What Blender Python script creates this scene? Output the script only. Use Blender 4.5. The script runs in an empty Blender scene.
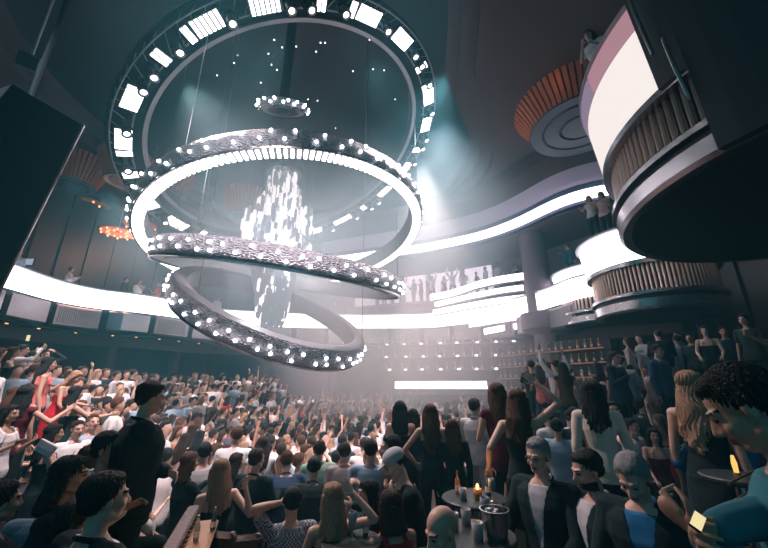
import bpy, math, random
import numpy as np
from mathutils import Vector, Matrix

# ------------------------------------------------------------------ camera, world, exposure, haze, big lights
scene = bpy.context.scene
COL = scene.collection
F = 350.0                       # focal length in pixels of a 768 px wide frame
PITCH = math.atan(111 / 350.0)
CAMZ = 2.75
cam_d = bpy.data.cameras.new('camera')
cam_d.sensor_width = 36.0
cam_d.lens = F / 768.0 * 36.0
cam_d.clip_start = 0.05
cam_d.clip_end = 200
cam = bpy.data.objects.new('camera', cam_d)
COL.objects.link(cam)
cam.location = (0, 0, CAMZ)
cam.rotation_euler = (math.pi / 2 + PITCH, 0, 0)
scene.camera = cam

scene.view_settings.view_transform = 'Standard'
scene.view_settings.look = 'None'
scene.view_settings.gamma = 1.0
scene.view_settings.use_curve_mapping = False
scene.view_settings.exposure = 0.0
scene.cycles.use_denoising = True
scene.cycles.max_bounces = 5
scene.cycles.diffuse_bounces = 2
scene.cycles.glossy_bounces = 2
scene.cycles.volume_bounces = 1
scene.cycles.volume_step_rate = 2.0
scene.cycles.volume_max_steps = 64
scene.cycles.sample_clamp_indirect = 4.0
scene.cycles.use_light_tree = True

world = bpy.data.worlds.new('world')
scene.world = world
world.use_nodes = True
bg = world.node_tree.nodes['Background']
AMBIENT = (0.030, 0.165, 0.225)
bg.inputs[0].default_value = (*AMBIENT, 1)
bg.inputs[1].default_value = 1.0


def lamp(name, kind, loc, energy, color=(1, 1, 1), target=None, size=0.3, spot=60, blend=0.6, label=None):
    d = bpy.data.lights.new(name, kind)
    d.energy = energy
    d.color = color
    if kind == 'SPOT':
        d.spot_size = math.radians(spot)
        d.spot_blend = blend
        d.shadow_soft_size = size
    elif kind == 'POINT':
        d.shadow_soft_size = size
    elif kind == 'AREA':
        d.shape = 'DISK'
        d.size = size
    o = bpy.data.objects.new(name, d)
    COL.objects.link(o)
    o.location = loc
    if target is not None:
        o.rotation_euler = (Vector(target) - Vector(loc)).to_track_quat('-Z', 'Y').to_euler()
    return o


# the moving heads on the overhead truss and the chandelier's own light
COOL = (0.92, 0.92, 1.0)
ROSE = (1.0, 0.84, 0.84)
for k, (x, y, z, tx, ty, e) in enumerate([
        (-9.4, 9.2, 9.2, -7.5, 10.5, 1500), (-9.7, 10.6, 9.2, -4.0, 10.0, 2500), (2.4, 10.2, 13.9, -1.5, 8.5, 17000),
        (-9.2, 13.5, 9.6, -7.0, 15.0, 4000), (-3.6, 18.6, 11.6, -3.0, 15.0, 6000), (2.0, 15.5, 13.9, 2.0, 15.0, 6500),
        (-6.5, 17.5, 10.4, -6.0, 19.0, 5000)]):
    lamp('truss_spot', 'SPOT', (x, y, z), e, ROSE, (tx, ty, 0), 0.25, 52, 0.9)
lamp('chandelier_glow', 'POINT', (-3.72, 11.3, 7.6), 1300, COOL, size=0.35)
lamp('truss_glow', 'SPOT', (2.6, 12.5, 13.6), 1500, (0.86, 0.93, 1.0), (1.0, 12.0, 0), 0.4, 110, 1.0)
#lamp('stage_glow', 'POINT', (3.0, 17.5, 4.6), 900, (0.95, 0.9, 1.0), size=0.6)

# ceiling spots that wash the dancing crowd
lamp('ceiling_spot', 'SPOT', (-2.5, 1.8, 12.4), 11000, ROSE, (-4.2, 9.6, 0), 0.3, 46, 0.9)
lamp('ceiling_spot', 'SPOT', (-6.0, 1.6, 12.2), 4300, ROSE, (-8.3, 9.0, 1), 0.3, 34, 0.9)
lamp('ceiling_spot', 'SPOT', (0.8, 2.4, 12.4), 7000, ROSE, (-0.4, 10.6, 0), 0.3, 40, 0.9)
# key light on the near guests: spots fixed to the truss and to the balcony fascia
lamp('truss_spot', 'SPOT', (-5.4, 7.6, 10.6), 4200, (1.0, 0.78, 0.76), (0.4, 3.6, 1.6), 0.2, 34, 0.9)
lamp('truss_spot', 'SPOT', (-0.5, 8.3, 12.2), 1500, (1.0, 0.80, 0.78), (2.4, 4.0, 2.2), 0.2, 34, 0.9)
lamp('truss_spot', 'SPOT', (-2.5, 7.0, 11.8), 1900, (1.0, 0.80, 0.78), (-7.0, 6.8, 1.4), 0.2, 46, 0.9)

# ------------------------------------------------------------------ helpers
RNG = random.Random(7)
SMOKE = 0.20


def bp(px, py, z=None, d=None):
    """a pixel's sight line met with the plane z (metres), or the point at depth d along the view axis"""
    a = (px - 384) / F
    u = (274 - py) / F
    cp, sp = math.cos(PITCH), math.sin(PITCH)
    v = np.array([a, cp - sp * u, sp + cp * u])
    t = d if d is not None else (z - CAMZ) / v[2]
    return v * t + np.array([0, 0, CAMZ])


def tag(o, label=None, cat=None, group=None, kind=None):
    if label:
        o['label'] = label
    if cat:
        o['category'] = cat
    if group:
        o['group'] = group
    if kind:
        o['kind'] = kind
    return o


def empty(name, loc=(0, 0, 0), rot=None, parent=None):
    o = bpy.data.objects.new(name, None)
    COL.objects.link(o)
    o.location = loc
    if rot is not None:
        o.rotation_euler = rot
    o.parent = parent
    o.empty_display_size = 0.1
    return o


def link(name, me, parent=None, loc=(0, 0, 0), mats=None):
    o = bpy.data.objects.new(name, me)
    COL.objects.link(o)
    o.location = loc
    if parent is not None:
        o.parent = parent
    if mats:
        for i, m in enumerate(mats):
            if i < len(o.material_slots):
                o.material_slots[i].link = 'OBJECT'
                o.material_slots[i].material = m
    return o


def copy_tree(o, parent=None):
    c = o.copy()
    COL.objects.link(c)
    c.parent = parent
    for ch in list(o.children):
        copy_tree(ch, c)
    return c


def frame(d, up=(0, 0, 1)):
    d = np.asarray(d, float)
    d = d / (np.linalg.norm(d) + 1e-9)
    up = np.asarray(up, float)
    if abs(np.dot(up, d)) > 0.97:
        up = np.array([0, 1, 0.0]) if abs(d[1]) < 0.9 else np.array([1.0, 0, 0])
    x = np.cross(up, d)
    x /= np.linalg.norm(x)
    y = np.cross(d, x)
    return x, y, d


class MB:
    def __init__(s):
        s.v, s.f, s.m, s.n = [], [], [], 0

    def add(s, V, Fc, m=0):
        V = np.asarray(V, float)
        s.v.append(V)
        for f in Fc:
            s.f.append([i + s.n for i in f])
            s.m.append(m)
        s.n += len(V)

    def rings(s, rings, m=0, close=True, cap=True):
        """loft through equally long rings of points"""
        k = len(rings[0])
        V = np.concatenate(rings)
        Fc = []
        for i in range(len(rings) - 1):
            for j in range(k if close else k - 1):
                a, b = i * k + j, i * k + (j + 1) % k
                Fc.append((a, b, b + k, a + k))
        if cap and close:
            Fc.append(tuple(reversed(range(k))))
            Fc.append(tuple(range((len(rings) - 1) * k, len(rings) * k)))
        s.add(V, Fc, m)

    def box(s, c, size, m=0, rz=0.0, R=None):
        c = np.asarray(c, float)
        hx, hy, hz = [q / 2 for q in size]
        V = np.array([(x, y, z) for z in (-hz, hz) for x, y in ((-hx, -hy), (hx, -hy), (hx, hy), (-hx, hy))])
        if rz:
            ca, sa = math.cos(rz), math.sin(rz)
            V = V @ np.array([[ca, sa, 0], [-sa, ca, 0], [0, 0, 1]])
        if R is not None:
            V = V @ np.asarray(R).T
        s.add(V + c, [(3, 2, 1, 0), (4, 5, 6, 7), (0, 1, 5, 4), (1, 2, 6, 5), (2, 3, 7, 6), (3, 0, 4, 7)], m)

    def bevbox(s, c, size, r=0.02, m=0, rz=0.0):
        """box with chamfered vertical and horizontal edges, lofted"""
        hx, hy, hz = [q / 2 for q in size]
        rings = []
        for z, ins in ((-hz, r), (-hz + r, 0), (hz - r, 0), (hz, r)):
            x, y = hx - ins, hy - ins
            q = [(-x + r, -y), (x - r, -y), (x, -y + r), (x, y - r), (x - r, y), (-x + r, y), (-x, y - r), (-x, -y + r)]
            P = np.array([(a, b, z) for a, b in q])
            if rz:
                ca, sa = math.cos(rz), math.sin(rz)
                P = P @ np.array([[ca, sa, 0], [-sa, ca, 0], [0, 0, 1]])
            rings.append(P + np.asarray(c, float))
        s.rings(rings, m)

    def tube(s, pts, r, k=8, m=0):
        pts = [np.asarray(p, float) for p in pts]
        rr = r if hasattr(r, '__len__') else [r] * len(pts)
        rings = []
        for i, p in enumerate(pts):
            d = pts[min(i + 1, len(pts) - 1)] - pts[max(i - 1, 0)]
            x, y, _ = frame(d)
            t = np.linspace(0, 2 * np.pi, k, endpoint=False)[:, None]
            rings.append(p + rr[i] * (np.cos(t) * x + np.sin(t) * y))
        s.rings(rings, m)

    def lathe(s, prof, c=(0, 0, 0), k=24, m=0, a0=0.0, a1=2 * math.pi, ms=None, solid=True):
        """profile of (r, z) turned about the vertical through c; ms: a material per profile segment"""
        full = abs(a1 - a0 - 2 * math.pi) < 1e-6
        n = k if full else k + 1
        t = np.linspace(a0, a1, n, endpoint=not full)
        c = np.asarray(c, float)
        V = np.concatenate([np.stack([r * np.cos(t), r * np.sin(t), np.full(n, z)], 1) + c for r, z in prof])
        base = s.n
        s.add(V, [], m)
        for i in range(len(prof) - 1):
            for j in range(n if full else n - 1):
                a, b = i * n + j, i * n + (j + 1) % n
                s.f.append([base + q for q in (a, b, b + n, a + n)])
                s.m.append(ms[i] if ms else m)
        if not full and solid:
            s.f.append([base + i * n for i in range(len(prof))])
            s.m.append(m)
            s.f.append([base + i * n + n - 1 for i in reversed(range(len(prof)))])
            s.m.append(m)

    def ell(s, c, rad, R=None, k=14, l=9, m=0):
        c = np.asarray(c, float)
        V = [(0, 0, -1)]
        for i in range(1, l):
            a = -math.pi / 2 + math.pi * i / l
            for j in range(k):
                b = 2 * math.pi * j / k
                V.append((math.cos(a) * math.cos(b), math.cos(a) * math.sin(b), math.sin(a)))
        V.append((0, 0, 1))
        V = np.array(V) * np.asarray(rad, float)
        if R is not None:
            V = V @ np.asarray(R).T
        Fc = [(0, 1 + (j + 1) % k, 1 + j) for j in range(k)]
        for i in range(l - 2):
            for j in range(k):
                a, b = 1 + i * k + j, 1 + i * k + (j + 1) % k
                Fc.append((a, b, b + k, a + k))
        t = 1 + (l - 1) * k
        Fc += [(t, t - k + j, t - k + (j + 1) % k) for j in range(k)]
        s.add(V + c, Fc, m)

    def cap(s, p0, p1, r0, r1, k=10, m=0, flat=None):
        """tapered capsule; flat = (direction, factor) squeezes it"""
        p0, p1 = np.asarray(p0, float), np.asarray(p1, float)
        L = np.linalg.norm(p1 - p0)
        x, y, d = frame(p1 - p0) if flat is None else frame(p1 - p0, flat[0])
        fx = 1.0
        fy = 1.0 if flat is None else flat[1]
        rings = []
        t = np.linspace(0, 2 * np.pi, k, endpoint=False)[:, None]
        for a in (-80, -55, -28, 0):
            q = math.radians(a)
            rings.append(p0 + d * r0 * math.sin(q) + r0 * math.cos(q) * (np.cos(t) * x * fx + np.sin(t) * y * fy))
        nseg = max(1, int(L / (2.5 * max(r0, r1))))
        for i in range(1, nseg):
            w = i / nseg
            rings.append(p0 + (p1 - p0) * w + (r0 + (r1 - r0) * w) * (np.cos(t) * x * fx + np.sin(t) * y * fy))
        for a in (0, 28, 55, 80):
            q = math.radians(a)
            rings.append(p1 + d * r1 * math.sin(q) + r1 * math.cos(q) * (np.cos(t) * x * fx + np.sin(t) * y * fy))
        s.rings(rings, m)

    def loft(s, secs, k=18, m=0):
        """secs: (centre, xaxis, yaxis, rx, ry) super-elliptic sections with rounded closed ends"""
        t = np.linspace(0, 2 * np.pi, k, endpoint=False)[:, None]
        ct, st = np.cos(t), np.sin(t)
        ex = lambda q: np.sign(q) * np.abs(q) ** 0.85
        rings = []
        c, x, y, rx, ry = secs[0]
        rings.append(c + 0.3 * (rx * ex(ct) * x + ry * ex(st) * y))
        for c, x, y, rx, ry in secs:
            rings.append(c + rx * ex(ct) * x + ry * ex(st) * y)
        rings.append(c + 0.3 * (rx * ex(ct) * x + ry * ex(st) * y))
        s.rings(rings, m)

    def mesh(s, name, mats=(), smooth=False):
        me = bpy.data.meshes.new(name)
        V = np.concatenate(s.v) if s.v else np.zeros((0, 3))
        me.from_pydata(V.tolist(), [], s.f)
        for m in mats:
            me.materials.append(m)
        if s.m and len(mats) > 1:
            me.polygons.foreach_set('material_index', s.m)
        if smooth:
            me.polygons.foreach_set('use_smooth', [True] * len(me.polygons))
        me.update()
        return me

    def build(s, name, mats, parent=None, loc=(0, 0, 0), smooth=False):
        if not isinstance(mats, (list, tuple)):
            mats = [mats]
        return link(name, s.mesh(name, mats, smooth), parent, loc)


def autosmooth(o, ang=40):
    me = o.data
    me.polygons.foreach_set('use_smooth', [True] * len(me.polygons))
    try:
        me.set_sharp_from_angle(angle=math.radians(ang))
    except Exception:
        pass
    return o


# ------------------------------------------------------------------ materials
MATS = {}


def mat(name, color, rough=0.6, metal=0.0, bump=0.0, bscale=20.0, spec=0.5, vary=0.0, emit=None, es=0.0, wave=None, sheen=0.0):
    m = bpy.data.materials.new(name)
    m.use_nodes = True
    nt = m.node_tree
    b = nt.nodes['Principled BSDF']
    b.inputs['Base Color'].default_value = (*color, 1)
    b.inputs['Roughness'].default_value = rough
    b.inputs['Metallic'].default_value = metal
    b.inputs['Specular IOR Level'].default_value = spec
    if sheen:
        b.inputs['Sheen Weight'].default_value = sheen
    tc = None
    if bump or vary or wave:
        tc = nt.nodes.new('ShaderNodeTexCoord')
    if vary:
        n = nt.nodes.new('ShaderNodeTexNoise')
        n.inputs['Scale'].default_value = bscale * 0.4
        nt.links.new(tc.outputs['Object'], n.inputs['Vector'])
        r = nt.nodes.new('ShaderNodeMixRGB')
        r.inputs[1].default_value = (*[c * (1 - vary) for c in color], 1)
        r.inputs[2].default_value = (*[min(1, c * (1 + vary)) for c in color], 1)
        nt.links.new(n.outputs[0], r.inputs[0])
        nt.links.new(r.outputs[0], b.inputs['Base Color'])
    if bump or wave:
        if wave:
            n2 = nt.nodes.new('ShaderNodeTexWave')
            n2.bands_direction = wave
            n2.inputs['Scale'].default_value = bscale
            n2.inputs['Distortion'].default_value = 3.0
            out = n2.outputs[1]
        else:
            n2 = nt.nodes.new('ShaderNodeTexNoise')
            n2.inputs['Scale'].default_value = bscale
            out = n2.outputs[0]
        nt.links.new(tc.outputs['Object'], n2.inputs['Vector'])
        bm = nt.nodes.new('ShaderNodeBump')
        bm.inputs['Strength'].default_value = bump or 0.4
        bm.inputs['Distance'].default_value = 0.02
        nt.links.new(out, bm.inputs['Height'])
        nt.links.new(bm.outputs[0], b.inputs['Normal'])
    if emit:
        b.inputs['Emission Color'].default_value = (*emit, 1)
        b.inputs['Emission Strength'].default_value = es
    MATS[name] = m
    return m


def glow(name, color, s, sampled=True):
    m = bpy.data.materials.new(name)
    m.use_nodes = True
    nt = m.node_tree
    nt.nodes.remove(nt.nodes['Principled BSDF'])
    e = nt.nodes.new('ShaderNodeEmission')
    e.inputs[0].default_value = (*color, 1)
    e.inputs[1].default_value = s
    nt.links.new(e.outputs[0], nt.nodes['Material Output'].inputs[0])
    if not sampled:
        m.cycles.emission_sampling = 'NONE'
    return m


SKIN = [mat('skin_fair', (0.60, 0.38, 0.30), 0.5), mat('skin_rose', (0.52, 0.31, 0.24), 0.5),
        mat('skin_tan', (0.40, 0.23, 0.16), 0.5), mat('skin_brown', (0.22, 0.12, 0.08), 0.5)]
HAIR = {
    'black': mat('hair_black', (0.012, 0.020, 0.023), 0.62, spec=0.25, bscale=60, wave='X', bump=0.5),
    'dark brown': mat('hair_dark_brown', (0.03, 0.02, 0.017), 0.62, spec=0.25, bscale=60, wave='X', bump=0.5),
    'brown': mat('hair_brown', (0.09, 0.045, 0.03), 0.62, spec=0.25, bscale=60, wave='X', bump=0.5),
    'blonde': mat('hair_blonde', (0.38, 0.24, 0.16), 0.62, spec=0.25, bscale=60, wave='X', bump=0.5),
    'grey': mat('hair_grey', (0.25, 0.25, 0.26), 0.62, spec=0.25, bscale=60, wave='X', bump=0.5),
}
CLOTH = {}
for n, c in {
    'black': (0.011, 0.025, 0.030), 'charcoal': (0.035, 0.05, 0.055), 'navy': (0.018, 0.036, 0.06), 'white': (0.72, 0.70, 0.72),
    'pale grey': (0.42, 0.42, 0.45), 'light blue': (0.28, 0.40, 0.52), 'pale pink': (0.62, 0.45, 0.45), 'red': (0.42, 0.02, 0.035),
    'maroon': (0.10, 0.015, 0.03), 'teal': (0.035, 0.16, 0.20), 'bright blue': (0.02, 0.13, 0.27), 'denim blue': (0.05, 0.09, 0.17), 'beige': (0.50, 0.38, 0.30),
    'pale green': (0.30, 0.50, 0.40), 'cream': (0.65, 0.55, 0.48), 'coral': (0.55, 0.16, 0.15), 'brown': (0.08, 0.045, 0.03),
}.items():
    CLOTH[n] = mat('cloth_' + n.replace(' ', '_'), c, 0.9, spec=0.15, bump=0.25, bscale=9, vary=0.12)
M_LIP = mat('lip', (0.30, 0.09, 0.08), 0.45)
M_EYE = mat('eye_dark', (0.02, 0.016, 0.014), 0.2)
M_BLACK = mat('black_lacquer', (0.010, 0.022, 0.027), 0.5)
M_MATTE = mat('matte_black', (0.012, 0.026, 0.031), 0.9, spec=0.2)
M_CHROME = mat('brushed_chrome', (0.42, 0.41, 0.44), 0.25, 1.0, bump=0.05, bscale=5)
M_BRONZE = mat('bronze_flute', (0.40, 0.31, 0.27), 0.33, 1.0)
M_PEWTER = mat('pewter_panel', (0.34, 0.31, 0.33), 0.4, 0.85, vary=0.25, bscale=3)
M_GREYMET = mat('grey_metal', (0.28, 0.28, 0.31), 0.45, 0.7)
M_MAUVE = mat('mauve_plaster', (0.17, 0.12, 0.15), 0.7, vary=0.12, bscale=1.5)
M_LAV = mat('lavender_plaster', (0.42, 0.38, 0.52), 0.6)
M_UMBER = mat('umber_plaster', (0.060, 0.042, 0.048), 0.75, vary=0.2, bscale=1.2)
M_FLOOR = mat('dark_floor', (0.035, 0.033, 0.036), 0.35, vary=0.3, bscale=8)
M_CARPET = mat('dark_carpet', (0.03, 0.026, 0.03), 0.95, bump=0.3, bscale=60)
M_ORANGE = mat('orange_flute', (0.45, 0.12, 0.05), 0.6)
M_WOOD = mat('table_wood', (0.32, 0.15, 0.07), 0.35, vary=0.3, bscale=8)
M_LEATHER = mat('brown_leather', (0.07, 0.035, 0.03), 0.4, bump=0.2, bscale=30)
M_BRASS = mat('brass', (0.65, 0.45, 0.18), 0.3, 1.0)
M_BOTTLE = mat('bottle_glass', (0.02, 0.06, 0.04), 0.08, spec=0.8)
M_CLEAR = mat('drink_glass', (0.28, 0.28, 0.30), 0.1, spec=0.8)
M_AMBER = mat('amber_glass', (0.45, 0.18, 0.05), 0.12)
G_LED = glow('led_white', (0.97, 0.92, 1.0), 4.2)
G_LEDDIM = glow('led_soft', (0.93, 0.88, 1.0), 1.05)
G_SCREEN = glow('screen_white', (1.0, 0.93, 0.90), 0.95)
G_PANEL = glow('panel_white', (0.98, 0.96, 1.0), 5.0)
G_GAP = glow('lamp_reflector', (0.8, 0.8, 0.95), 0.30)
G_LOUVRE = glow('louvre_white', (1.0, 0.93, 0.97), 7.5)
G_BULB = glow('bulb_white', (1.0, 0.98, 1.0), 14.0, True)
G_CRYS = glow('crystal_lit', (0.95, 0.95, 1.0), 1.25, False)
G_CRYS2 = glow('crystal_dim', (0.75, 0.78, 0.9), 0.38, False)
G_SHELF = glow('shelf_lamp', (1.0, 0.88, 0.9), 6.0, False)
G_WARM = glow('warm_lamp', (1.0, 0.42, 0.16), 2.2, False)
G_AMBERDIM = glow('amber_strip', (1.0, 0.35, 0.16), 0.35, False)
G_CANDLE = glow('candle', (1.0, 0.5, 0.12), 6.0, False)
G_STAR = glow('pin_light', (0.85, 0.95, 1.0), 3.0, False)
G_PHONE = glow('phone_screen', (1.0, 0.85, 0.45), 0.9, False)
G_PINK = glow('pink_lightbox', (0.75, 0.42, 0.50), 0.55)
G_LILAC = glow('lilac_lightbox', (0.52, 0.40, 0.58), 0.5)
G_WINDOW = glow('lit_wall', (0.86, 0.80, 0.98), 0.95)


def mesh_material(name):
    """woven metal skin of the hoops"""
    m = mat(name, (0.20, 0.20, 0.235), 0.5, 0.5)
    nt = m.node_tree
    b = nt.nodes['Principled BSDF']
    tc = nt.nodes.new('ShaderNodeTexCoord')
    v = nt.nodes.new('ShaderNodeTexVoronoi')
    v.inputs['Scale'].default_value = 14
    mp = nt.nodes.new('ShaderNodeMapping')
    mp.inputs['Scale'].default_value = (1, 1, 2.6)
    nt.links.new(tc.outputs['Object'], mp.inputs[0])
    nt.links.new(mp.outputs[0], v.inputs['Vector'])
    r = nt.nodes.new('ShaderNodeMixRGB')
    r.inputs[1].default_value = (0.42, 0.42, 0.48, 1)
    r.inputs[2].default_value = (0.10, 0.10, 0.125, 1)
    nt.links.new(v.outputs['Distance'], r.inputs[0])
    nt.links.new(r.outputs[0], b.inputs['Base Color'])
    bm = nt.nodes.new('ShaderNodeBump')
    bm.inputs['Distance'].default_value = 0.05
    nt.links.new(v.outputs['Distance'], bm.inputs['Height'])
    nt.links.new(bm.outputs[0], b.inputs['Normal'])
    return m


M_MESH = mesh_material('woven_metal')


def checked(name):
    m = mat(name, (0.04, 0.05, 0.07), 0.85)
    nt = m.node_tree
    b = nt.nodes['Principled BSDF']
    tc = nt.nodes.new('ShaderNodeTexCoord')
    v = nt.nodes.new('ShaderNodeTexChecker')
    v.inputs['Scale'].default_value = 64
    v.inputs[1].default_value = (0.02, 0.03, 0.05, 1)
    v.inputs[2].default_value = (0.38, 0.42, 0.5, 1)
    nt.links.new(tc.outputs['Object'], v.inputs['Vector'])
    nt.links.new(v.outputs[0], b.inputs['Base Color'])
    return m


CLOTH['checked'] = checked('cloth_checked')

# ------------------------------------------------------------------ structure
TAU = 2 * math.pi
R0 = np.array([-2.8, 11.0])


def resample(P, n):
    P = np.asarray(P, float)
    s = np.r_[0, np.cumsum(np.linalg.norm(np.diff(P, axis=0), axis=1))]
    t = np.linspace(0, s[-1], n)
    return np.stack([np.interp(t, s, P[:, k]) for k in range(P.shape[1])], 1)


def smooth_path(P, n, it=6):
    Q = resample(P, n)
    for _ in range(it):
        Q[1:-1] = 0.25 * Q[:-2] + 0.5 * Q[1:-1] + 0.25 * Q[2:]
    return Q


def normals2(P):
    """unit normals of an open plan path, pointing to its left-hand side rotated into the room"""
    d = np.gradient(P[:, :2], axis=0)
    d /= np.linalg.norm(d, axis=1)[:, None] + 1e-9
    return np.stack([d[:, 1], -d[:, 0]], 1)


def sweep(mb, P, prof, m=0, ms=None, closed=True):
    """profile of (offset into the room, z) carried along plan path P; P may carry its own z in column 2"""
    N = normals2(P)
    z0 = P[:, 2] if P.shape[1] > 2 else np.zeros(len(P))
    rings = []
    for i in range(len(P)):
        rings.append(np.array([(P[i, 0] + N[i, 0] * o, P[i, 1] + N[i, 1] * o, z0[i] + z) for o, z in prof]))
    mb.rings(rings, m, close=closed, cap=closed)


# floors, walls, ceiling
fl = MB()
fl.box((-2, 12, -0.15), (36, 32, 0.3))
tag(fl.build('floor', M_FLOOR), kind='structure')

wb = MB()
wb.lathe([(15.2, 0), (15.2, 16.6), (15.6, 16.6), (15.6, 0), (15.2, 0)], (R0[0], R0[1], 0), 110, a0=math.radians(-58), a1=math.radians(238))
for k in range(64):                       # shallow pilasters on the wall
    a = math.radians(-50 + k * 4.4)
    wb.box((R0[0] + 15.15 * math.cos(a), R0[1] + 15.15 * math.sin(a), 8.2), (0.14, 0.22, 16), rz=a)
tag(wb.build('wall_back', mat('wall_dark', (0.022, 0.022, 0.025), 0.55, vary=0.2, bscale=2)), kind='structure')

# ceiling: high dome field, and the lower soffit with a flowing stepped edge
cl = MB()
cl.lathe([(0, 17.0), (16.5, 17.0), (16.5, 17.3), (0, 17.3)], (-2.8, 11.5, 0), 64)
tag(cl.build('ceiling', mat('ceiling_dark', (0.045, 0.055, 0.065), 0.8)), kind='structure')
C0 = np.array([-4.0, 13.0])
keys = [(-100, 11.2), (-70, 10.6), (-50, 9.6), (-38, 8.7), (-26, 7.8), (-6, 8.2), (8, 9.4), (34, 10.2), (57, 11.6), (90, 11.8), (120, 10.5),
        (150, 9.6), (180, 9.8), (215, 10.4), (240, 11.0), (260, 11.2)]


def inner_r(a, off=0.0):
    return float(np.interp(a, [k[0] for k in keys], [k[1] for k in keys])) + off


angs = np.radians(np.linspace(-100, 260, 181))
rr = np.array([inner_r(math.degrees(a)) for a in angs])
for _ in range(6):
    rr = 0.25 * np.roll(rr[:-1], 1).tolist() + 0.5 * rr[:-1] + 0.25 * np.roll(rr[:-1], -1) if False else rr
rs = rr.copy()
for _ in range(12):
    rs[1:-1] = 0.25 * rs[:-2] + 0.5 * rs[1:-1] + 0.25 * rs[2:]


def ring_curve(off):
    return [(C0[0] + (r + off) * math.cos(a), C0[1] + (r + off) * math.sin(a)) for a, r in zip(angs, rs)]


out_c = []
for a in angs:
    d = np.array([math.cos(a), math.sin(a)])
    q = C0 - R0
    b = q @ d
    out_c.append(tuple(C0 + d * (-b + math.sqrt(b * b - q @ q + 15.5 ** 2))))
for k, (off, z, m) in enumerate([(0.0, 13.0, M_UMBER), (-0.55, 13.35, M_UMBER), (-1.0, 13.75, M_UMBER)]):
    sm = MB()
    A, B = ring_curve(off), (out_c if k == 0 else ring_curve(off + 0.9))
    rings = [np.array([(a[0], a[1], z), (b[0], b[1], z), (b[0], b[1], z + 0.33), (a[0], a[1], z + 0.33)]) for a, b in zip(A, B)]
    sm.rings(rings)
    tag(sm.build('ceiling_soffit' if k == 0 else 'ceiling_step', m), kind='structure')

# upper balcony: glowing ribbon, shadow gap and lavender cove over it
up_px = [(322, 262), (360, 257), (395, 252), (425, 248), (450, 243), (478, 237), (500, 230), (520, 222), (540, 212), (556, 204), (572, 198), (590, 193), (610, 190)]
UP = np.array([bp(x, y, 10.5) for x, y in up_px])
UP = smooth_path(np.r_[UP, [[10.6, 12.4, 10.5]]], 60, 5)[:, :2]
ub = empty('upper_balcony', (0, 0, 0))
tag(ub, 'upper gallery edge with curving white light ribbon under a lavender cove', 'balcony')
q = MB(); sweep(q, UP, [(0, 10.28), (0.10, 10.30), (0.10, 10.72), (0, 10.74)]); q.build('light_ribbon', G_LED, ub)
q = MB(); sweep(q, UP, [(-0.05, 10.15), (-0.05, 11.05), (-0.6, 11.05), (-0.6, 10.15)]); q.build('shadow_gap', mat('gap_blue', (0.05, 0.06, 0.12), 0.5), ub)
q = MB(); sweep(q, UP, [(-0.1, 11.05), (0.35, 11.75), (-0.5, 11.75), (-0.5, 11.05)]); q.build('cove', M_LAV, ub)
q = MB(); sweep(q, UP, [(0.35, 11.75), (0.8, 12.4), (0.95, 12.98), (-0.5, 12.98), (-0.5, 11.75)]); q.build('upper_cove', M_UMBER, ub)
q = MB(); sweep(q, UP, [(-0.3, 10.1), (-3.8, 10.1), (-3.8, 10.25), (-0.3, 10.25)]); q.build('soffit', M_MAUVE, ub)
q = MB(); sweep(q, UP, [(-3.6, 6.0), (-3.6, 10.1), (-3.9, 10.1), (-3.9, 6.0)]); q.build('rear_wall', mat('rear_mauve', (0.22, 0.16, 0.18), 0.7, vary=0.2, bscale=2), ub)
# lit wall panels behind the people of the gallery
LITP = UP[12:44:4]
for k in range(5):
    i = 3 + k * 6
    seg = UP[i:i + 6]
    q = MB(); sweep(q, seg, [(-3.3, 8.1), (-3.3, 9.9), (-3.4, 9.9), (-3.4, 8.1)])
    tag(q.build('wall_lightbox', G_WINDOW), 'soft lilac lit wall panel behind the gallery guests', 'light panel', 'lit panels behind the gallery guests')

# the mezzanine round the room
mz_px = [(-40, 262), (8, 276), (38, 286), (62, 293), (100, 300), (133, 303), (174, 309), (215, 317), (300, 321), (360, 322), (430, 321), (470, 316), (500, 311), (528, 305), (553, 297), (575, 289)]
MZ = smooth_path(np.array([bp(x, y, 6.5)[:2] for x, y in mz_px]), 120, 4)
MZ = np.r_[MZ, [[9.4, 11.5]]]
mz = empty('mezzanine_balcony', (0, 0, 0))
tag(mz, 'long curving mezzanine balcony with a white light band above bronze-grey panels', 'balcony')
q = MB(); sweep(q, MZ, [(0, 6.08), (0.08, 6.12), (0.08, 6.88), (0, 6.92)]); q.build('light_band', G_LED, mz)
q = MB(); sweep(q, MZ, [(-0.02, 6.92), (0.12, 6.94), (0.12, 7.0), (-0.25, 7.0), (-0.25, 6.92)]); q.build('hand_rail', M_GREYMET, mz)
q = MB(); sweep(q, MZ, [(-0.25, 5.0), (-0.25, 6.2), (-4.2, 6.2), (-4.2, 5.0)]); q.build('floor_slab', M_MATTE, mz)
for k in range(17):
    seg = MZ[k * 7: k * 7 + 7]
    if len(seg) < 3:
        break
    q = MB()
    sweep(q, seg, [(-0.1, 5.12), (-0.02, 5.18), (-0.02, 5.98), (-0.1, 6.04), (-0.22, 6.04), (-0.22, 5.12)])
    S = resample(seg, 22)
    N = normals2(S)
    if k % 2 == 0:
        for i in range(2, 20):
            q.box((S[i, 0] + N[i, 0] * 0.0, S[i, 1] + N[i, 1] * 0.0, 5.58), (0.05, 0.05, 0.66), rz=math.atan2(N[i, 1], N[i, 0]))
    q.build('fascia_panel', M_PEWTER if k % 3 else M_CHROME, mz)
q = MB(); sweep(q, MZ, [(-1.0, 4.5), (-1.0, 5.0), (-1.3, 5.0), (-1.3, 4.5)]); q.build('lower_lip', M_UMBER, mz)
q = MB()
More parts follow.
